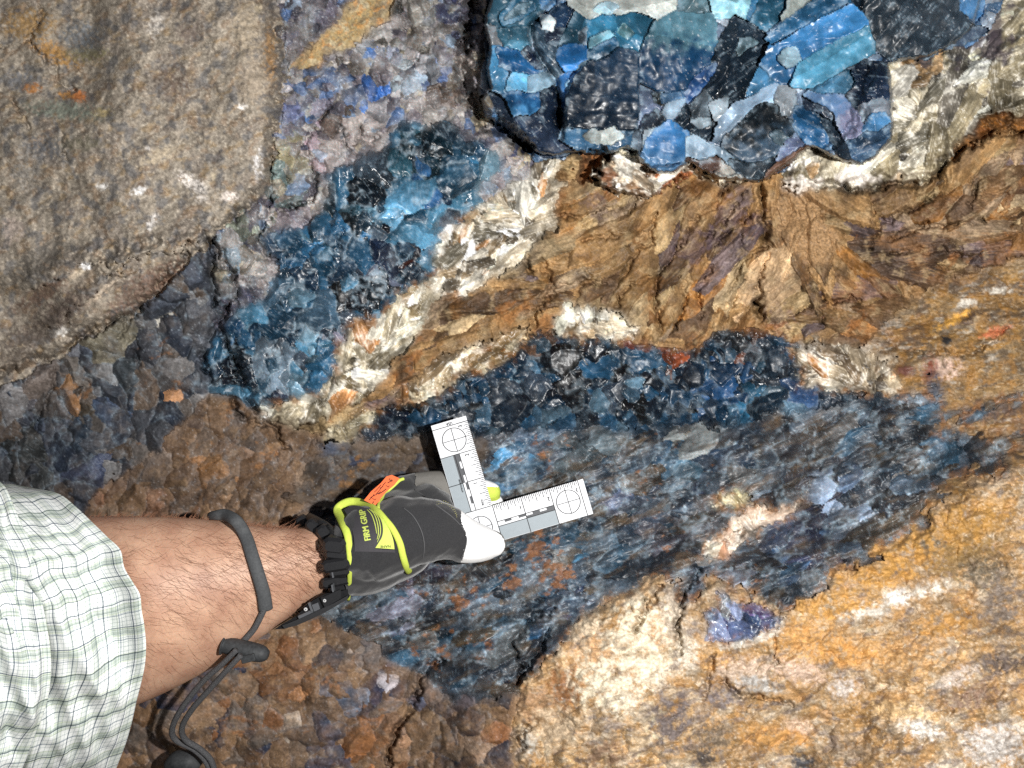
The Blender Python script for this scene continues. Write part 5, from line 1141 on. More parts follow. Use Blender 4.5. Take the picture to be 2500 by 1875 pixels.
def ribbon(path, width, nr=30):
    """list of quads along a 2D path, width in px (scalar or list)"""
    P = crom(path, nr); T = np.gradient(P, axis=0); T /= np.linalg.norm(T, axis=1)[:, None]
    Wd = np.interp(np.linspace(0, 1, nr), np.linspace(0, 1, np.size(width)), np.atleast_1d(width)) / 2
    A = P + np.stack([-T[:, 1], T[:, 0]], 1) * Wd[:, None]; B = P - np.stack([-T[:, 1], T[:, 0]], 1) * Wd[:, None]
    return [[A[i], A[i + 1], B[i + 1], B[i]] for i in range(nr - 1)]

def text_tris(s, height, center, ang, stretch=1.0, shear=0.0):
    """triangles of a word in photo px; ang: direction of reading, degrees, counter-clockwise as seen"""
    cu = bpy.data.curves.new('txt', 'FONT'); cu.body = s; cu.size = 1.0; cu.align_x = 'CENTER'; cu.align_y = 'CENTER'; cu.resolution_u = 3; cu.shear = shear
    o = bpy.data.objects.new('txt', cu); COL.objects.link(o)
    dg = bpy.context.evaluated_depsgraph_get()
    me = bpy.data.meshes.new_from_object(o.evaluated_get(dg))
    me.calc_loop_triangles()
    co = np.array([v.co[:2] for v in me.vertices]); tr = [tuple(t.vertices) for t in me.loop_triangles]
    bpy.data.objects.remove(o); bpy.data.curves.remove(cu); bpy.data.meshes.remove(me)
    if len(co) == 0: return []
    k = height / .72
    co = co * k; co[:, 0] *= stretch
    a = math.radians(ang); c, s_ = math.cos(a), math.sin(a)
    x = co[:, 0] * c - co[:, 1] * s_; y = co[:, 0] * s_ + co[:, 1] * c
    pu = center[0] + x; pv = center[1] - y
    return [[(pu[i], pv[i]) for i in t] for t in tr]

# ---- forearm
ARM = [(-420, 1230, -330, 1950, .14, .035), (-150, 1255, -60, 1850, .128, .034), (100, 1262, 180, 1776, .118, .037), (300, 1260, 380, 1702, .112, .041), (480, 1266, 560, 1606, .099, .034), (612, 1282, 690, 1520, .091, .027), (735, 1290, 796, 1446, .086, .022), (830, 1282, 880, 1446, .083, .021), (930, 1270, 960, 1430, .08, .021)]
M_SKIN = simple('skin', alb(196, 156, 130), .5, .35, .2, 420, .10, .12, .0005)
av, af = loft(ARM, 90, 56)
# slight muscle and vein relief
an = np.array([0.0]); 
person = mk('person', av, af, M_SKIN, None, True)
person['label'] = 'hairy forearm in rolled plaid sleeve and black work glove, holding up the white scale'
person['category'] = 'person'
arm_bvh = bvh_of(av, af)
nt = M_SKIN.node_tree; b_ = nt.nodes['Principled BSDF']; gg_ = nt.nodes.new('ShaderNodeNewGeometry')
nz = N(nt, 'ShaderNodeTexNoise', Scale=55.0, Detail=3.0); nt.links.new(gg_.outputs['Position'], nz.inputs['Vector'])
rp = nt.nodes.new('ShaderNodeValToRGB'); rp.color_ramp.elements[0].position = .35; rp.color_ramp.elements[1].position = .68; rp.color_ramp.elements[0].color = (.80, .70, .66, 1); rp.color_ramp.elements[1].color = (1.08, 1.06, 1.02, 1)
mxs = nt.nodes.new('ShaderNodeMix'); mxs.data_type = 'RGBA'; mxs.blend_type = 'MULTIPLY'; mxs.inputs[0].default_value = 1.0
old = b_.inputs['Base Color'].links[0].from_socket; nt.links.new(nz.outputs['Fac'], rp.inputs[0]); nt.links.new(old, mxs.inputs[6]); nt.links.new(rp.outputs[0], mxs.inputs[7]); nt.links.new(mxs.outputs[2], b_.inputs['Base Color'])
M_HAIR = simple('hair', alb(132, 90, 66), .5, .3)
rr = random.Random(5)
hv, hf = [], []
SA = crom(ARM, 200)
for i in range(1250):
    k = rr.uniform(.30, .76); row = SA[int(k * 199)]
    s_ = min(max(rr.gauss(.42, .27), .0), .97)
    u0 = row[0] + (row[2] - row[0]) * s_; v0 = row[1] + (row[3] - row[1]) * s_
    ln = rr.uniform(24, 84) * (1.1 - .5 * abs(s_ - .4)); a0 = rr.gauss(.35 + .9 * (s_ - .3), .45); cv_ = rr.gauss(-.3, .9)
    pts = []
    u, v, a = u0, v0, a0
    d0 = surf_d(arm_bvh, u0, v0, None)
    if d0 is None: continue
    for q in range(4):
        d = surf_d(arm_bvh, u, v, None)
        d = (d if d is not None else d0) + .0006 + .0006 * q
        pts.append((u, v, d)); u += ln / 3 * math.cos(a); v += ln / 3 * math.sin(a); a += cv_ / 3
    wd = rr.uniform(.2, .4)
    b = len(hv)
    for q, (u, v, d) in enumerate(pts):
        w_ = wd * (1 - q / 3.3)
        hv.append(PT(u, v - w_, d)); hv.append(PT(u, v + w_, d))
    for q in range(3): hf.append((b + 2 * q, b + 2 * q + 1, b + 2 * q + 3, b + 2 * q + 2))
for i in range(260):               # the fringe along the upper outline
    row = SA[int(rr.uniform(.32, .74) * 199)]
    u, v = row[0] + rr.uniform(-4, 4), row[1] + rr.uniform(0, 6); a = rr.gauss(-.8, .6); ln = rr.uniform(10, 26); b = len(hv)
    for q in range(4):
        w_ = .6 * (1 - q / 3.3); hv += [PT(u - w_, v - w_, row[4] + .004), PT(u + w_, v + w_, row[4] + .004)]
        u += ln / 3 * math.cos(a); v += ln / 3 * math.sin(a); a += .35
    for q in range(3): hf.append((b + 2 * q, b + 2 * q + 1, b + 2 * q + 3, b + 2 * q + 2))
o = mk('arm_hair', hv, hf, M_HAIR, person, False); o['kind'] = 'stuff'

# ---- glove: palm, five fingers, one skin
M_BLK = simple('black_knit', alb(46, 46, 48), .9, .2, .5, 1500, .35, sheen=.25)
M_GRYP = simple('grey_synthetic_leather', alb(120, 117, 112), .8, .25, .3, 1300, .12)
M_WHT = simple('white_reflective_fabric', (.9, .9, .9), .6, .3, .1, 1500, .01)
M_LIME = simple('lime_binding', alb(196, 214, 62), .7, .3, .35, 900, .12)
M_ORG = simple('orange_tab', alb(240, 104, 40), .6, .3, .15, 900, .06)
M_PANEL = simple('dark_rubber_panel', alb(66, 64, 68), .65, .3, .25, 1500, .12)
M_INK = simple('black_ink', (.012, .012, .014), .6, .2)
M_TXT = simple('lime_print', alb(200, 216, 84), .6, .3)
HAND = [[(842, 1350, .083, 108), (900, 1338, .082, 112), (975, 1300, .076, 106), (1035, 1262, .062, 84)],
        [(900, 1330, .098, 96), (1000, 1296, .099, 86), (1075, 1300, .092, 72), (1140, 1320, .078, 55), (1186, 1327, .066, 41), (1203, 1328, .063, 34)],
        [(985, 1215, .06, 56), (1060, 1196, .040, 48), (1130, 1200, .031, 36), (1180, 1200, .029, 30), (1200, 1201, .029, 25)],
        [(985, 1240, .055, 56), (1060, 1232, .036, 48), (1140, 1230, .026, 36), (1190, 1228, .024, 29), (1207, 1228, .024, 24)],
        [(985, 1275, .05, 54), (1060, 1275, .030, 46), (1120, 1272, .021, 34), (1160, 1268, .02, 26)],
        [(985, 1310, .05, 50), (1050, 1320, .030, 40), (1100, 1322, .021, 30), (1135, 1318, .02, 23)]]
hv, hf = [], []
HC = []
for ti, path in enumerate(HAND):
    P = crom(np.array(path, float), 30)
    for u, v, d, r in P:
        R_ = r * PXM * (DIST - d) / DIST
        HC.append((ti, u, v, d, r))
    v_, f_ = tube(P[:, :3], P[:, 3], 30, 16, .92 if ti < 2 else .85)
    b = len(hv); hv += list(v_); hf += [tuple(b + i for i in f) for f in f_]
    for e in ((-1,) if ti == 0 else (0, -1)):               # round ends
        u, v, d, r = P[e]; c = np.array(PT(u, v, d)); R_ = r * PXM * (DIST - d) / DIST * .98
        b = len(hv)
        for i in range(7):
            for j in range(12):
                th, ph = math.pi * i / 6, 2 * math.pi * j / 12
                hv.append(c + R_ * np.array([math.sin(th) * math.cos(ph), math.sin(th) * math.sin(ph) * .95, math.cos(th)]))
        hf += [(b + i * 12 + j, b + i * 12 + (j + 1) % 12, b + (i + 1) * 12 + (j + 1) % 12, b + (i + 1) * 12 + j) for i in range(6) for j in range(12)]
tmp = mk('tmp', hv, hf, None)
md = tmp.modifiers.new('r', 'REMESH'); md.mode = 'VOXEL'; md.voxel_size = .0013
m2 = tmp.modifiers.new('s', 'SMOOTH'); m2.factor = .5; m2.iterations = 6
dg = bpy.context.evaluated_depsgraph_get()
gm = bpy.data.meshes.new_from_object(tmp.evaluated_get(dg))
bpy.data.objects.remove(tmp)
gco = np.empty(len(gm.vertices) * 3, np.float32); gm.vertices.foreach_get('co', gco); gco = gco.reshape(-1, 3)
gf = np.array([tuple(p.vertices) for p in gm.polygons if len(p.vertices) == 4])
lc = (gco - np.array(CAMP)) @ _RN                # back to photo px
gd = DIST - lc[:, 1]; gu = lc[:, 0] / lc[:, 1] * DIST / PXM + 1250; gv = 937.5 - lc[:, 2] / lc[:, 1] * DIST / PXM
HCa = np.array(HC)
HW = PT(HCa[:, 1], HCa[:, 2], HCa[:, 3]); HRr = HCa[:, 4] * PXM * (DIST - HCa[:, 3]) / DIST
# wrinkles of the cloth
rel_ = np.zeros(len(gco))
nrm = np.empty(len(gm.vertices) * 3, np.float32); gm.vertices.foreach_get('normal', nrm); nrm = nrm.reshape(-1, 3)
wr = fb(gu, gv, 60, 2, 61, -.9, 2.2) * .0017 + fb(gu, gv, 18, 2, 63, -.6, 2.4) * .0005
fc = gco[gf].mean(1); fu = gu[gf].mean(1); fv_ = gv[gf].mean(1); fd = gd[gf].mean(1)
D2 = np.stack([np.min(np.linalg.norm(fc[:, None] - HW[HCa[:, 0] == t][None], axis=2) / HRr[HCa[:, 0] == t][None], axis=1) for t in range(6)], 1)
near = D2.argmin(1)
wob = fb(fu, fv_, 20, 2, 65) * 3
edge_x = np.interp(fv_, [1270, 1285, 1315, 1364, 1380], [1126, 1131, 1142, 1128, 1124])
cls = np.zeros(len(gf), int)
fing = (near >= 2) & (fd < .074) & (fu > 1014)
cls[fing] = 1
tips = (near >= 2) & (fu > 1183) & (fd < .06)
cls[tips] = np.where((near[tips] == 2) & (fv_[tips] > 1189) | (near[tips] == 3) & (fv_[tips] > 1231), 3, 2)
thumb = (near == 1) & (fu > edge_x + .3 * wob)
cls[thumb] = 2
cls[(near == 1) & (fu > 1150) & (fd < .066)] = 1
glove = obj('glove', None, person, label='black work glove with lime trim, orange tab and white thumb tip')
def part(name, mat, sel, parent):
    f = gf[sel]; vs, inv = np.unique(f, return_inverse=True); inv = inv.reshape(-1, 4)
    co = gco[vs] + nrm[vs] * (wr[vs] * (1 if name == 'fabric_shell' else .3))[:, None]
    return mk(name, co, inv, mat, parent)
part('fabric_shell', M_BLK, cls == 0, glove)
part('grey_finger_panel', M_GRYP, cls == 1, glove)
part('white_tip', M_WHT, cls == 2, glove)
part('lime_fingertip', M_LIME, cls == 3, glove)
glove_bvh = bvh_of(gco + nrm * wr[:, None], gf)
k2 = Z(800, 1130, .1627)
def on_glove(pts, lift, dflt=.09):
    return [(u, v, (surf_d(glove_bvh, u, v, dflt)) + lift) for u, v in pts]
def smooth_d(path, n=2):
    P = np.array(path, float)
    for _ in range(n): P[1:-1, 2] = (P[:-2, 2] + 2 * P[1:-1, 2] + P[2:, 2]) / 4
    return P
cuff = crom(k2((1225, 1640), (1180, 1560), (1130, 1400), (1080, 1200), (980, 1000), (860, 850), (740, 720), (600, 630), (430, 582), (280, 595), (150, 690), (190, 820), (250, 950), (305, 1120), (330, 1400), (330, 1659), (325, 1900), (310, 2060)), 60)
P = smooth_d(on_glove(cuff, .0012, .085), 8)
v_, f_ = tube(P, [8, 8.5, 8.5, 8, 8, 8.5, 9.5, 10, 10.5, 10.5, 9, 6.5, 5, 4], 110, 12, .6)
mk('cuff_trim', v_, f_, M_LIME, glove)
P = smooth_d(on_glove(crom(k2((755, 680), (785, 570), (870, 450), (990, 345), (1080, 262), (1140, 240)), 24), .0012, .085), 5)
v_, f_ = tube(P, [4.5, 4.5, 4, 4], 50, 10, .7); mk('wrist_trim', v_, f_, M_LIME, glove)
tab = [tuple(p) for p in k2((545, 560), (650, 430), (800, 300), (880, 205), (960, 180), (1080, 232), (1000, 335), (880, 435), (790, 540), (742, 668), (650, 612))]
def plate(name, poly, dfn, thick, mat, parent):
    n = len(poly)
    top = [PT(u, v, dfn(u, v) + thick) for u, v in poly]; bot = [PT(u, v, dfn(u, v)) for u, v in poly]
    fs = [tuple(range(n)), tuple(range(2 * n - 1, n - 1, -1))] + [(i, i + n, (i + 1) % n + n, (i + 1) % n) for i in range(n)]
    return mk(name, top + bot, fs, mat, parent, False)
tabd = lambda u, v: .093 + (v - 1185) * .00016 + (u - 930) * -.00004
plate('pull_tab', tab, tabd, .0016, M_ORG, glove)
class FD:                             # an even surface for print
    def __init__(s, f): s.f = f
def decal_fn(name, polys, dfn, mat, parent, lift=.0004):
    vs, fs = [], []
    for poly in polys:
        b = len(vs)
        for u, v in poly: vs.append(PT(np.float64(u), np.float64(v), np.float64(dfn(u, v) + lift)))
        fs.append(tuple(range(b, b + len(poly))))
    return mk(name, vs, fs, mat, parent, False)
marks = []
for a, b, w_ in [((620, 560), (700, 470), 1.0), ((640, 520), (800, 430), .8), ((700, 440), (800, 330), .8), ((720, 480), (860, 300), .8), ((760, 470), (880, 390), 1.2), ((670, 610), (690, 580), 1.2), ((830, 330), (870, 290), .9), ((900, 300), (960, 260), 1.2), ((780, 380), (830, 350), 1.)]:
    marks += ribbon(k2(a, ((a[0] + b[0]) / 2, (a[1] + b[1]) / 2 + 6), b), w_ * 1.6, 6)
marks += text_tris('S', 10, k2((950, 260))[0], 55) + text_tris('L', 9, k2((900, 345))[0], 55) + text_tris('L', 9, k2((700, 540))[0], 55)
decal_fn('tab_print', marks, lambda u, v: tabd(u, v) + .0016, M_INK, glove)
# printed cuff panel
pan_pts = crom(k2((250, 690), (330, 645), (430, 640), (560, 670), (680, 740), (790, 850), (900, 1000), (980, 1150), (1010, 1290), (1030, 1420), (1060, 1600), (1100, 1659)), 40)
left = crom(k2((400, 1659), (398, 1400), (392, 1150), (350, 950), (290, 800), (250, 700)), 30)
P3 = smooth_d(on_glove(crom(k2((320, 1500), (450, 1100), (520, 800), (800, 900), (900, 1250)), 12), 0), 3)
# local plane of the cuff for print
A_ = np.c_[P3[:, 0], P3[:, 1], P3[:, 0] ** 2, P3[:, 1] ** 2, P3[:, 0] * P3[:, 1], np.ones(len(P3))]
gridp = [(u, v) for u in np.linspace(850, 965, 12) for v in np.linspace(1245, 1390, 12)]
G3 = np.array([(u, v, surf_d(glove_bvh, u, v, np.nan)) for u, v in gridp]); G3 = G3[~np.isnan(G3[:, 2])]
gu0, gv0 = 905., 1315.
def feat(u, v): x, y = (np.asarray(u) - gu0) / 60, (np.asarray(v) - gv0) / 60; return np.stack([x, y, x * x, y * y, x * y, x ** 3, y ** 3, np.ones_like(x)], -1)
coef = np.linalg.lstsq(feat(G3[:, 0], G3[:, 1]), G3[:, 2], rcond=None)[0]
resid = float(np.max(np.abs(feat(G3[:, 0], G3[:, 1]) @ coef - G3[:, 2]))) 
pand = lambda u, v: float(feat(u, v) @ coef)
strips = []
L_ = crom(left[::-1], 30); R2 = crom(k2((250, 690), (430, 640), (560, 665), (640, 720), (720, 800), (800, 880), (880, 980), (950, 1100), (1000, 1290), (1015, 1360)), 30)
lo = min(.0016, resid + .0003)
inner = crom(k2((245, 700), (300, 800), (355, 950), (396, 1150), (402, 1330)), 30); outer = crom(k2((300, 665), (430, 645), (640, 705), (800, 860), (920, 1040), (985, 1180), (1012, 1345)), 30)
NS = 8
panel = []
for i in range(29):
    for j in range(NS):
        a0, a1 = j / NS, (j + 1) / NS
        q = lambda ii, aa: inner[ii] * (1 - aa) + outer[ii] * aa
        panel.append([q(i, a0), q(i + 1, a0), q(i + 1, a1), q(i, a1)])
decal_fn('cuff_panel', panel, pand, M_PANEL, glove, lo)
words = text_tris('FIRM GRIP', 15.5, k2((560, 935))[0], 101, .80, .0)
# slanted block letters: thicken by a second pass
words += [[(u + .9, v + .5) for u, v in t] for t in words] + [[(u + .2, v - .9) for u, v in t] for t in words]
decal_fn('cuff_lettering', words, pand, M_TXT, glove, lo + .0005)
wedge = []
wl = crom(k2((690, 725), (770, 800), (815, 900), (830, 1010), (815, 1110), (770, 1190), (715, 1276)), 16); wr2 = crom(k2((700, 722), (790, 800), (870, 910), (930, 1010), (970, 1110), (992, 1200), (1003, 1296)), 16)
for i in range(15):
    for j in range(4):
        q = lambda ii, aa: wl[ii] * (1 - aa) + wr2[ii] * aa
        wedge.append([q(i, j / 4), q(i + 1, j / 4), q(i + 1, (j + 1) / 4), q(i, (j + 1) / 4)])
for pts, w_ in [([(590, 700), (660, 780), (710, 920), (735, 1060)], 2.2), ([(620, 690), (700, 770), (750, 920), (760, 1060), (740, 1150)], 2.2), ([(650, 700), (740, 790), (785, 920), (790, 1060), (745, 1190)], 2.0)]:
    wedge += ribbon(k2(*pts), [w_ * .5, w_, w_, w_ * .5], 16)
decal_fn('cuff_wedge', wedge, pand, M_TXT, glove, lo + .0006)
decal_fn('name_lettering', text_tris('NAME', 6.2, k2((868, 1254))[0], 182, 1.1) + ribbon(k2((715, 1283), (860, 1296), (1003, 1302)), 1.2, 8), pand, M_INK, glove, lo + .0009)
st = []
for a, b in [((905, 770), (1055, 800)), ((960, 765), (1060, 850))]:
    pass
seam = []
for off in (0, 18):
    C_ = crom(zI((905, 775 + off), (960, 768 + off), (1010, 795 + off), (1045, 840 + off), (1062, 880 + off)), 40)
    for i in range(0, 38, 3): seam += ribbon(np.array([C_[i], (C_[i] + C_[i + 1]) / 2, C_[i + 1]]), 1.1, 3)
decal('stitching', seam, glove_bvh, simple('pale_thread', alb(206, 200, 120), .7), glove, .0006, .05)
M_SEAM = simple('dark_thread', alb(78, 78, 80), .8)
for pp in ([(1012, 1196), (1040, 1214), (1072, 1238), (1104, 1262), (1124, 1282)], [(985, 1240), (1010, 1262), (1030, 1300), (1036, 1340), (1028, 1380)], [(1126, 1284), (1136, 1300), (1139, 1320), (1134, 1344), (1126, 1362)]):
    P = smooth_d(on_glove(crom(np.array(pp, float), 24), .0005, .07), 3)
    v_, f_ = tube(P, 1.6, 40, 6); mk('seam', v_, f_, M_SEAM, glove)
# ---- plaid sleeve
print('sleeve, watch, lanyard, scale...')
def ramp_node(nt, stops, interp='LINEAR'):
    r = nt.nodes.new('ShaderNodeValToRGB'); cr = r.color_ramp; cr.interpolation = interp
    while len(cr.elements) > 1: cr.elements.remove(cr.elements[-1])
    for i, (p, c) in enumerate(stops):
        e = cr.elements[0] if i == 0 else cr.elements.new(p)
        e.position = p; e.color = (*c, 1)
    return r
def plaid():
    m, nt, b = nodes('plaid_cotton'); L = nt.links
    uv = N(nt, 'ShaderNodeUVMap', _uv_map='UVMap'); sp = nt.nodes.new('ShaderNodeSeparateXYZ'); L.new(uv.outputs[0], sp.inputs[0])
    W = (1, 1, 1); G = (.64, .69, .65); g2 = (.72, .77, .71); K = (.46, .5, .54); Y = (.95, .97, .74)
    band = [(0., W), (.02, g2), (.04, Y), (.05, g2), (.09, G), (.10, W), (.115, G), (.17, (.56, .61, .57)), (.235, G), (.25, W), (.26, G), (.30, g2), (.315, Y), (.33, g2), (.35, W), (.995, W)]
    fine = [(0., (.5, .55, .56)), (.12, (.56, .6, .62)), (.17, W), (.97, W), (1., (.5, .55, .56))]
    thick = [(0., (.22, .25, .30)), (.034, (.22, .25, .30)), (.044, W), (.47, W), (.476, (.36, .40, .46)), (.50, (.36, .40, .46)), (.51, W), (.99, W)]
    prev = None
    def mul(a, c, f=1.0):
        mx = nt.nodes.new('ShaderNodeMix'); mx.data_type = 'RGBA'; mx.blend_type = 'MULTIPLY'; mx.inputs[0].default_value = f
        L.new(a, mx.inputs[6]); L.new(c, mx.inputs[7]); return mx.outputs[2]
    outs = []
    for ax, spec in ((0, [(1.0, 0., band, .55), (5.6, .2, fine, .75), (.9, .62, thick, 1.)]), (1, [(1.0, .1, band, .95), (5.8, .5, fine, .75), (.93, .55, thick, 1.)])):
        for fr, of, st_, amt in spec:
            ma = N(nt, 'ShaderNodeMath', _operation='MULTIPLY_ADD'); L.new(sp.outputs[ax], ma.inputs[0]); ma.inputs[1].default_value = fr; ma.inputs[2].default_value = of
            frn = N(nt, 'ShaderNodeMath', _operation='FRACT'); L.new(ma.outputs[0], frn.inputs[0])
            r = ramp_node(nt, st_); L.new(frn.outputs[0], r.inputs[0])
            outs.append((r.outputs[0], amt))
    base = nt.nodes.new('ShaderNodeRGB'); base.outputs[0].default_value = (.84, .86, .84, 1)
    c = base.outputs[0]
    for o_, amt in outs: c = mul(c, o_, amt)
    L.new(c, b.inputs['Base Color']); b.inputs['Roughness'].default_value = .85; b.inputs['Specular IOR Level'].default_value = .2
    n = N(nt, 'ShaderNodeTexNoise', Scale=900.0, Detail=3.0); geo = nt.nodes.new('ShaderNodeNewGeometry'); L.new(geo.outputs['Position'], n.inputs['Vector'])
    bp = N(nt, 'ShaderNodeBump', Strength=.25, Distance=.0004); L.new(n.outputs['Fac'], bp.inputs['Height']); L.new(bp.outputs[0], b.inputs['Normal'])
    return m
M_PLAID = plaid()
def cloth(name, edge, back, nr, nc, dfun, parent, uvs, fold, pitch=(165., 160.)):
    """edge: outline of the free edge (photo px) from top to bottom; the sheet runs from it to the curve 'back'"""
    E = crom(edge, nr); Bk = crom(back, nr)
    s = np.linspace(0, 1, nr)[:, None] * np.ones((1, nc)); t = np.ones((nr, 1)) * np.linspace(0, 1, nc)[None]
    u = E[:, None, 0] * (1 - t) + Bk[:, None, 0] * t; v = E[:, None, 1] * (1 - t) + Bk[:, None, 1] * t
    du, dv, dd = fold(s, t, u, v)
    front = PT(u + du, v + dv, dfun(s, t) + dd)
    thick = .0012
    backv = PT(u + du, v + dv, dfun(s, t) + dd - thick)
    vs = np.concatenate([front.reshape(-1, 3), backv.reshape(-1, 3)])
    n = nr * nc; fs = []
    for i in range(nr - 1):
        for j in range(nc - 1):
            a = i * nc + j
            fs.append((a, a + nc, a + nc + 1, a + 1)); fs.append((n + a + 1, n + a + nc + 1, n + a + nc, n + a))
    for i in range(nr - 1):
        a = i * nc; fs.append((a, n + a, n + a + nc, a + nc))
    o = mk(name, vs, fs, M_PLAID, parent)
    # cloth coordinates: arc lengths in photo px
    su = np.concatenate([np.zeros((nr, 1)), np.cumsum(np.hypot(np.diff(u, axis=1), np.diff(v, axis=1)) * 1.08, 1)], 1)
    sv = np.concatenate([np.zeros((1, nc)), np.cumsum(np.hypot(np.diff(u, axis=0), np.diff(v, axis=0)), 0)], 0)
    sv = sv - sv[nr // 2:nr // 2 + 1] * .35
    ux_, vy_ = su / uvs[0] + .06 * np.sin(5 * s), sv / uvs[1]
    uvw = np.stack([ux_, vy_], -1).reshape(-1, 2); uvw = np.concatenate([uvw, uvw])
    uvl = o.data.uv_layers.new(name='UVMap')
    li = np.empty(len(o.data.loops), np.int32); o.data.loops.foreach_get('vertex_index', li)
    uvl.data.foreach_set('uv', uvw[li].astype(np.float32).ravel())
    return o
hem = zK((60, 74), (190, 96), (330, 128), (430, 205), (520, 290), (600, 368), (672, 440), (695, 540), (745, 625), (782, 690), (792, 780), (806, 860), (816, 970), (810, 1080), (790, 1180), (762, 1290), (735, 1410), (700, 1530), (650, 1660), (600, 1800))
bck = zK((-420, -60), (-420, 60), (-420, 160), (-420, 280), (-420, 380), (-420, 470), (-420, 560), (-420, 650), (-420, 740), (-420, 830), (-420, 920), (-420, 1010), (-420, 1100), (-420, 1200), (-420, 1290), (-420, 1400), (-420, 1500), (-420, 1620), (-420, 1760), (-420, 1920))
def f_sleeve(s, t, u, v):
    n = fb(u, v, 150, 3, 71, 1.25, 2.6); n2 = fb(u, v, 60, 3, 73, 1.2, 2.4); n3 = fb(u, v, 320, 2, 75, 1.2, 2.0)
    cr = np.exp(-((t - .21 - .05 * np.sin(6 * s)) / .012) ** 2)          # stitched seam of the hem
    k = sm(0, .12, t)
    dd = ((.010 * n3 + .013 * n) * k + .0026 * n2 * k - .0012 * cr - .006 * np.exp(-((t - .42 - .12 * np.sin(3.2 * s + .6)) / .05) ** 2) + .006 * np.exp(-((t - .52 - .12 * np.sin(3.2 * s + .6)) / .06) ** 2))
    return 16 * n * k, 20 * n * k + 5 * n2 * k, dd
d_sleeve = lambda s, t: .094 + .084 * np.sin(np.pi * np.clip(s * .98 + .02, 0, 1)) ** .55 + .035 * t
slv = obj('shirt_sleeve', None, person, label='pale green and white plaid shirt sleeve rolled to the elbow')
cloth('sleeve_cloth', hem, bck, 120, 90, d_sleeve, slv, (62., 60.), f_sleeve)
fedge = zK((-40, 30), (30, 90), (80, 200), (130, 320), (190, 430), (225, 560), (232, 700), (255, 830), (280, 980), (285, 1120), (270, 1260), (235, 1380), (190, 1490), (150, 1600), (100, 1720), (60, 1840))
fback = zK(*[(-460, y) for y in np.linspace(-40, 1900, 16)])
def f_fold(s, t, u, v):
    n = fb(u, v, 110, 3, 81, 1.35, 2.8); n2 = fb(u, v, 46, 2, 83, 1.35, 2.6); k = sm(0, .15, t)
    return 20 * n * k, 26 * n * k, 0.015 * n * k + .004 * n2 * k
cloth('shirt_fold', fedge, fback, 90, 60, lambda s, t: .160 + .036 * np.sin(np.pi * s) ** .6 + .03 * t, slv, (66., 62.), f_fold)

# ---- wristwatch with a segmented strap
k3 = Z(660, 1240, .1928)
M_WB = simple('black_resin', alb(34, 34, 36), .32, .5, .08, 900, .2)
M_WG = simple('grey_resin', alb(84, 86, 90), .35, .5)
M_STEEL = simple('steel', alb(206, 206, 206), .25, .8)
watch = obj('wristwatch', None, label='black wristwatch with ribbed link strap worn between hairy forearm and glove cuff', category='watch')
def rbox(name, c, ax, half, mat, parent, bev=.25):
    """bevelled block; c (u,v,d); ax angle of its long side in the picture; half sizes in px (long, short, deep)"""
    o0 = np.array(PT(np.float64(c[0]), np.float64(c[1]), np.float64(c[2])))
    k = PXM * (DIST - c[2]) / DIST
    X = _RN @ np.array([math.cos(ax), 0, -math.sin(ax)]); Yv = _RN @ np.array([math.sin(ax), 0, math.cos(ax)]); Zv = _RN @ np.array([0, -1, 0])
    a, b_, c_ = half; e = bev * min(half)
    vs = []
    for dz, ins in ((-c_, 0), (c_ - e, 0), (c_, e)):
        A, B = a - ins, b_ - ins; q = min(e * 1.2, A * .5, B * .5)
        for x, y in [(A, B - q), (A - q, B), (-A + q, B), (-A, B - q), (-A, -B + q), (-A + q, -B), (A - q, -B), (A, -B + q)]:
            vs.append(o0 + k * (x * X + y * Yv + dz * Zv))
    return mk(name, vs, ring_faces(3, 8), mat, parent, False)
links = [((470, 190), .55, (20, 10, 12), .082), ((600, 255), .75, (22, 11, 13), .092), ((720, 330), .95, (20, 12, 14), .101), ((850, 470), .12, (24, 17, 18), .108), ((872, 585), .1, (22, 8, 13), .110), ((868, 708), -.16, (28, 13, 18), .113), ((900, 800), -.12, (21, 8, 12), .113), ((868, 908), -.22, (29, 11, 18), .112), ((890, 1000), -.25, (20, 9, 12), .110), ((850, 1095), -.36, (32, 14, 17), .107)]
sp_ = np.array([k3(c)[0] for c, *_ in links]); sdp = []
for (u, v), (_, _, _, d0) in zip(sp_, links):
    dl = surf_d(arm_bvh, u, v, None); dg_ = surf_d(glove_bvh, u, v, None)
    sdp.append(max((dl + .001) if dl is not None else d0 - .018, (dg_ - .001) if dg_ is not None else 0))
v_, f_ = tube(np.c_[sp_ - [6, 0], sdp], 27, 60, 14, .35); mk('strap', v_, f_, M_WB, watch)
for c, a, hf_, d in links:
    u, v = k3(c)[0]; dl = surf_d(arm_bvh, u, v, None); dg_ = surf_d(glove_bvh, u, v, None); d = max((dl + .003) if dl is not None else d - .016, (dg_ + .001) if dg_ is not None else 0); rbox('strap_link', (u - 4, v, d + .001), a, tuple(1.2 * x for x in hf_), M_WB, watch, .4)
for c, a, hf_, d in [((795, 830), 1.4, (9, 2, 8), .118), ((795, 1010), 1.4, (9, 2, 8), .116)]:
    u, v = k3(c)[0]; rbox('link_pin', (u, v, d), a, hf_, M_WG, watch)
case = [tuple(p) for p in k3((50, 1540), (150, 1470), (330, 1370), (470, 1225), (560, 1160), (700, 1085), (860, 1060), (985, 1030), (985, 1150), (880, 1215), (700, 1320), (520, 1410), (330, 1490), (180, 1530))]
cd_ = lambda u, v: .083 + (u - 660) * .00009
plate('case', case, cd_, .020, M_WB, watch)
bez = [tuple(p) for p in k3((150, 1490), (330, 1420), (520, 1340), (640, 1280), (800, 1210), (980, 1110), (985, 1150), (880, 1215), (700, 1320), (520, 1410), (330, 1490), (180, 1530))]
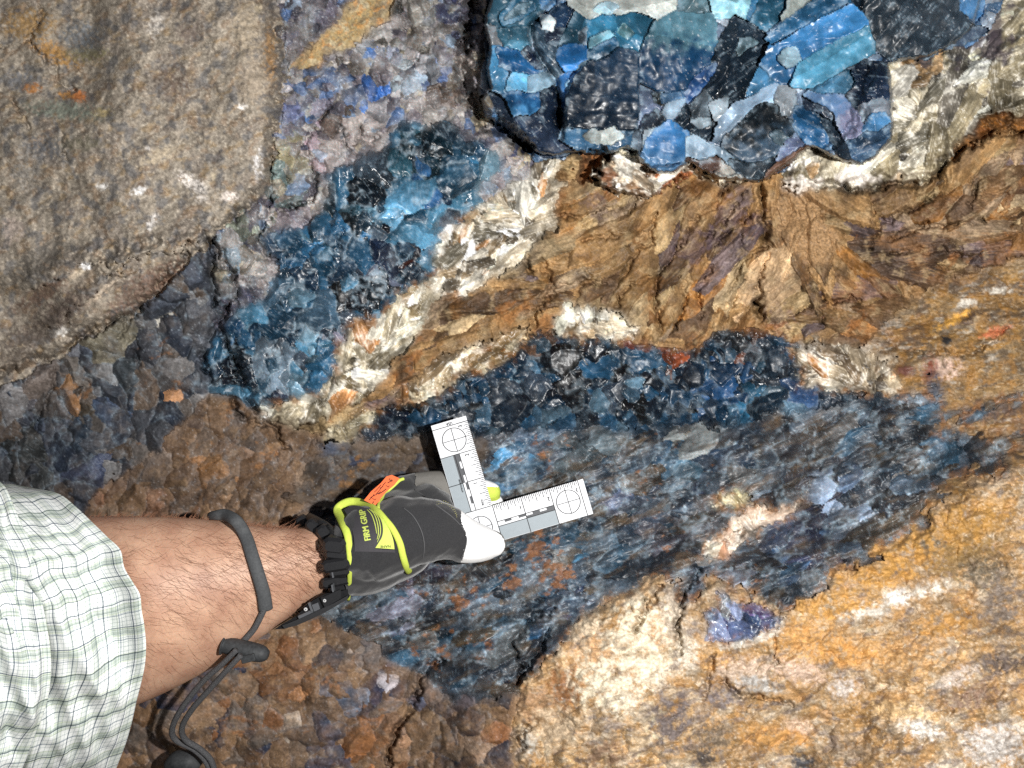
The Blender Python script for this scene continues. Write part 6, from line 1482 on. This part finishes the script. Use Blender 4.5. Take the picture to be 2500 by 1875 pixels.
plate('bezel', bez, lambda u, v: cd_(u, v) + .017, .0065, simple('worn_black_resin', alb(54, 54, 56), .28, .6, .1), watch)
for c, a, hf_, mt, nm in [((580, 1255), -.35, (8, 9, 3), M_WG, 'button'), ((512, 1255), 1.2, (12, 3, 3), M_WG, 'button_guard'), ((470, 1335), -.42, (24, 4, 3), M_WG, 'button_guard'), ((790, 1150), -.42, (26, 14, 3), M_WB, 'lug')]:
    u, v = k3(c)[0]; rbox(nm, (u, v, cd_(u, v) + .021), a, hf_, mt, watch)
def disc(name, c, d, r, mat, parent, h=.0012, n=18, **pr):
    u, v = c; th = np.linspace(0, 2 * np.pi, n, endpoint=False)
    ring = lambda rr_, dd: [PT(u + rr_ * math.cos(t), v + rr_ * math.sin(t), dd) for t in th]
    return mk(name, ring(r, d) + ring(r, d + h * .7) + ring(r * .8, d + h), ring_faces(3, n), mat, parent, False, **pr)
for c in ((688, 1175), (447, 1285)):
    u, v = k3(c)[0]; s_ = disc('screw', (u, v), cd_(u, v) + .0225, 4.6, M_STEEL, watch)
    decal_fn('screw_slot', ribbon(np.array([(u - 2.6, v - 1), (u, v), (u + 2.6, v + 1)]), 1.0, 3) + ribbon(np.array([(u + 1, v - 2.6), (u, v), (u - 1, v + 2.6)]), 1.0, 3), lambda a, b_: cd_(u, v) + .0225 + .0012, M_INK, s_, .0002)
decal_fn('case_print', ribbon(k3((700, 1335), (730, 1318), (760, 1305)), 1.6, 5) + ribbon(k3((780, 1298), (800, 1290), (830, 1275)), 1.0, 5) + ribbon(k3((480, 1440), (540, 1415), (590, 1390)), 1.2, 5), lambda u, v: cd_(u, v) + .0236, M_WG, watch, .0004)

# ---- wrist lanyard: rubber sleeve, cord, cord lock
M_RUB = simple('grey_rubber', alb(72, 74, 76), .7, .3, .2, 700, .25)
M_CORD = simple('braided_cord', alb(88, 88, 90), .85, .2, .9, 1700, .5, bdist=.0012)
M_LOCK = simple('dusty_black_plastic', alb(52, 54, 56), .6, .35, .2, 500, .35)
lany = obj('wrist_lanyard', None, label='grey camera wrist strap with rubber sleeve round the bare forearm and cord hanging down', category='lanyard')
pts = crom(zL((200, 200), (260, 192), (340, 192), (430, 250), (500, 370), (550, 520), (600, 680), (640, 820), (660, 955)), 40)
P = np.array([(u, v, (surf_d(arm_bvh, u, max(v, 1276), .12)) + .0035) for u, v in pts]); P[:6, 2] -= np.linspace(.012, 0, 6); P = smooth_d(P, 12)
v_, f_ = tube(P, [9, 14, 15, 15.5, 16, 17], 70, 12, .5); mk('rubber_sleeve', v_, f_, M_RUB, lany)
pts = crom(zL((648, 950), (600, 1050), (560, 1120), (490, 1200), (420, 1270)), 16)
P = smooth_d([(u, v, surf_d(arm_bvh, u, v, .13) + .004) for u, v in pts], 6); lockd = float(P[-1, 2]) + .006
v_, f_ = tube(P, 7.5, 30, 10); mk('cord', v_, f_, M_CORD, lany)
a, b_ = zL((310, 1238))[0], zL((680, 1328))[0]
v_, f_ = tube([(a[0], a[1], lockd), (a[0] * .96 + b_[0] * .04, a[1] * .96 + b_[1] * .04, lockd), (a[0] * .92 + b_[0] * .08, a[1] * .92 + b_[1] * .08, lockd), (a[0] * .5 + b_[0] * .5, (a[1] + b_[1]) / 2, lockd), (a[0] * .2 + b_[0] * .8, a[1] * .2 + b_[1] * .8, lockd), (b_[0], b_[1], lockd)], [22, 26, 20, 19, 21, 22, 22, 19, 10], 36, 18, 1.0)
lk = mk('cord_lock', v_, f_, M_LOCK, lany)
u, v = zL((520, 1350))[0]; rbox('lock_button', (u, v, lockd + .006), -.25, (17, 9, 6), M_LOCK, lk)
for kk, pp in enumerate([[(1320, 1000), (1240, 1080), (1130, 1180), (1020, 1320), (965, 1430), (980, 1500), (1090, 1560), (1160, 1640), (1180, 1760), (1150, 1900)], [(1345, 1030), (1270, 1110), (1180, 1210), (1075, 1330), (1018, 1430), (1035, 1500), (1120, 1556), (1185, 1630), (1205, 1760), (1190, 1900)]]):
    q = zK(*pp); dd = np.array([lockd + .010, lockd + .006, lockd - .002, lockd - .012, lockd - .022, lockd - .03, lockd - .036, lockd - .04, lockd - .046, lockd - .05]) + .002 * kk
    v_, f_ = tube(np.c_[q, dd], 7.0, 90, 10); mk('cord', v_, f_, M_CORD, lany)
q = zK((930, 1650), (990, 1618), (1060, 1625), (1110, 1660)); v_, f_ = tube(np.c_[q, [lockd - .05] * 4], [10, 24, 26, 14], 20, 14); mk('cord_end', v_, f_, M_LOCK, lany)

# ---- the white L shaped scale
M_PLW = simple('white_plastic', (.66, .67, .69), .5, .3, .05, 300, .015)
M_G18 = simple('grey_print', alb(146, 156, 162), .5, .25, .0, 300, .03)
M_G80 = simple('dark_print', alb(76, 78, 82), .5, .25)
SD = .046
O_ = zJ((795, 1022))[0]; EX = np.array([.9593, -.2823]) * .229; EY = np.array([.2836, .959]) * .229
def sp(a, b): 
    p = O_ + a * EX + b * EY; return (float(p[0]), float(p[1]))
sdf = lambda u, v: SD + (u - 1200) * -.000012 + (v - 1180) * .000014
scale_o = obj('corner_scale', None, label='white L shaped inch ruler with grey bars and crossed circles in the gloved hand', category='ruler')
plate('plate', [sp(-388, -998), sp(0, -998), sp(0, 0), sp(1006, 0), sp(1006, 388), sp(-388, 388)][::-1], sdf, .0012, M_PLW, scale_o)
TOP = lambda u, v: sdf(u, v) + .0012
def rect(a0, b0, a1, b1): return [sp(a0, b0), sp(a1, b0), sp(a1, b1), sp(a0, b1)]
def hl(a0, a1, b, w_=7.5): return rect(a0, b - w_ / 2, a1, b + w_ / 2)
def vl(a, b0, b1, w_=7.5): return rect(a - w_ / 2, b0, a + w_ / 2, b1)
IN = 315.0
for r_ in [rect(-385, -IN * 2 + 4, -234, -IN), rect(-385, -IN, -234, -4), rect(4, 234, IN, 385), rect(IN, 234, IN * 2 - 4, 385)]:
    decal_fn('grey_patch', [r_], TOP, M_G18, scale_o, .0001)
bars = [rect(-252, -IN * 2 + 3, -208, -IN), rect(-208, -IN * 2 + 3, -182, -545), rect(-208, -470, -182, -395), rect(-208, -IN, -182, -235), rect(-208, -160, -182, -80), rect(80, 182, 155, 208), rect(235, 182, IN, 208), rect(IN, 208, IN * 2 - 3, 234), rect(390, 182, 470, 208), rect(545, 182, IN * 2 - 3, 208)]
decal_fn('scale_bars', bars, TOP, M_G80, scale_o, .0002)
lines = [hl(-388, 0, -943), hl(-388, 0, -IN * 2), hl(-388, -234, -IN), hl(-182, 0, -IN), hl(-388, 0, 0), vl(-234, -IN * 2, 0), vl(-182, -IN, 0), vl(-182, -IN * 2, -IN), vl(0, 0, 388), vl(IN, 0, 388), vl(IN * 2, 0, 388), vl(945, 0, 388), hl(0, IN * 2, 234), hl(0, IN, 182), hl(IN, IN * 2, 182)]
decal_fn('rule_lines', lines, TOP, M_INK, scale_o, .0003)
ticks = []
for i in range(1, 49):
    ln = 118 if i % 16 == 0 else 92 if i % 8 == 0 else 74 if i % 4 == 0 else 52 if i % 2 == 0 else 34
    ticks.append(hl(-ln, 0, -i * IN / 16, 6.2)); ticks.append(vl(i * IN / 16, 0, ln, 6.2))
decal_fn('tick_marks', ticks, TOP, M_INK, scale_o, .00035)
for ca, cb, r_ in [(-191, -786, 127), (-182, 193, 122), (788, 192, 127)]:
    th = np.linspace(0, 2 * np.pi, 49); q = []
    for i in range(48):
        q.append([sp(ca + (r_ - 3.9) * math.cos(th[i]), cb + (r_ - 3.9) * math.sin(th[i])), sp(ca + (r_ + 3.9) * math.cos(th[i]), cb + (r_ + 3.9) * math.sin(th[i])), sp(ca + (r_ + 3.9) * math.cos(th[i + 1]), cb + (r_ + 3.9) * math.sin(th[i + 1])), sp(ca + (r_ - 3.9) * math.cos(th[i + 1]), cb + (r_ - 3.9) * math.sin(th[i + 1]))])
    q += [hl(ca - r_, ca + r_, cb, 6.5), vl(ca, cb - r_, cb + r_, 6.5)]
    decal_fn('crossed_circle', q, TOP, M_INK, scale_o, .0004)
tx = []
def put(s, a, b, h, ang, st=1.0): return text_tris(s, h * .229, sp(a, b), 16.4 + ang, st)
for n_, k in (('1', 1), ('2', 2), ('3', 3)):
    tx += put(n_, -105 if k < 3 else -88, -IN * k + 36, 40, 90); tx += put(n_, IN * k - 34, 100 if k < 3 else 92, 40, 180)
tx += put('INCH', -92, -62, 24, 90, .8) + put('USA', -195, -968, 30, 180, .9) + put('OPTECCLLEANS', -262, -IN + 20, 15, 90, .95)
tx += [[(u + .6, v + .35) for u, v in t] for t in tx]
decal_fn('lettering', tx, TOP, M_INK, scale_o, .0005)
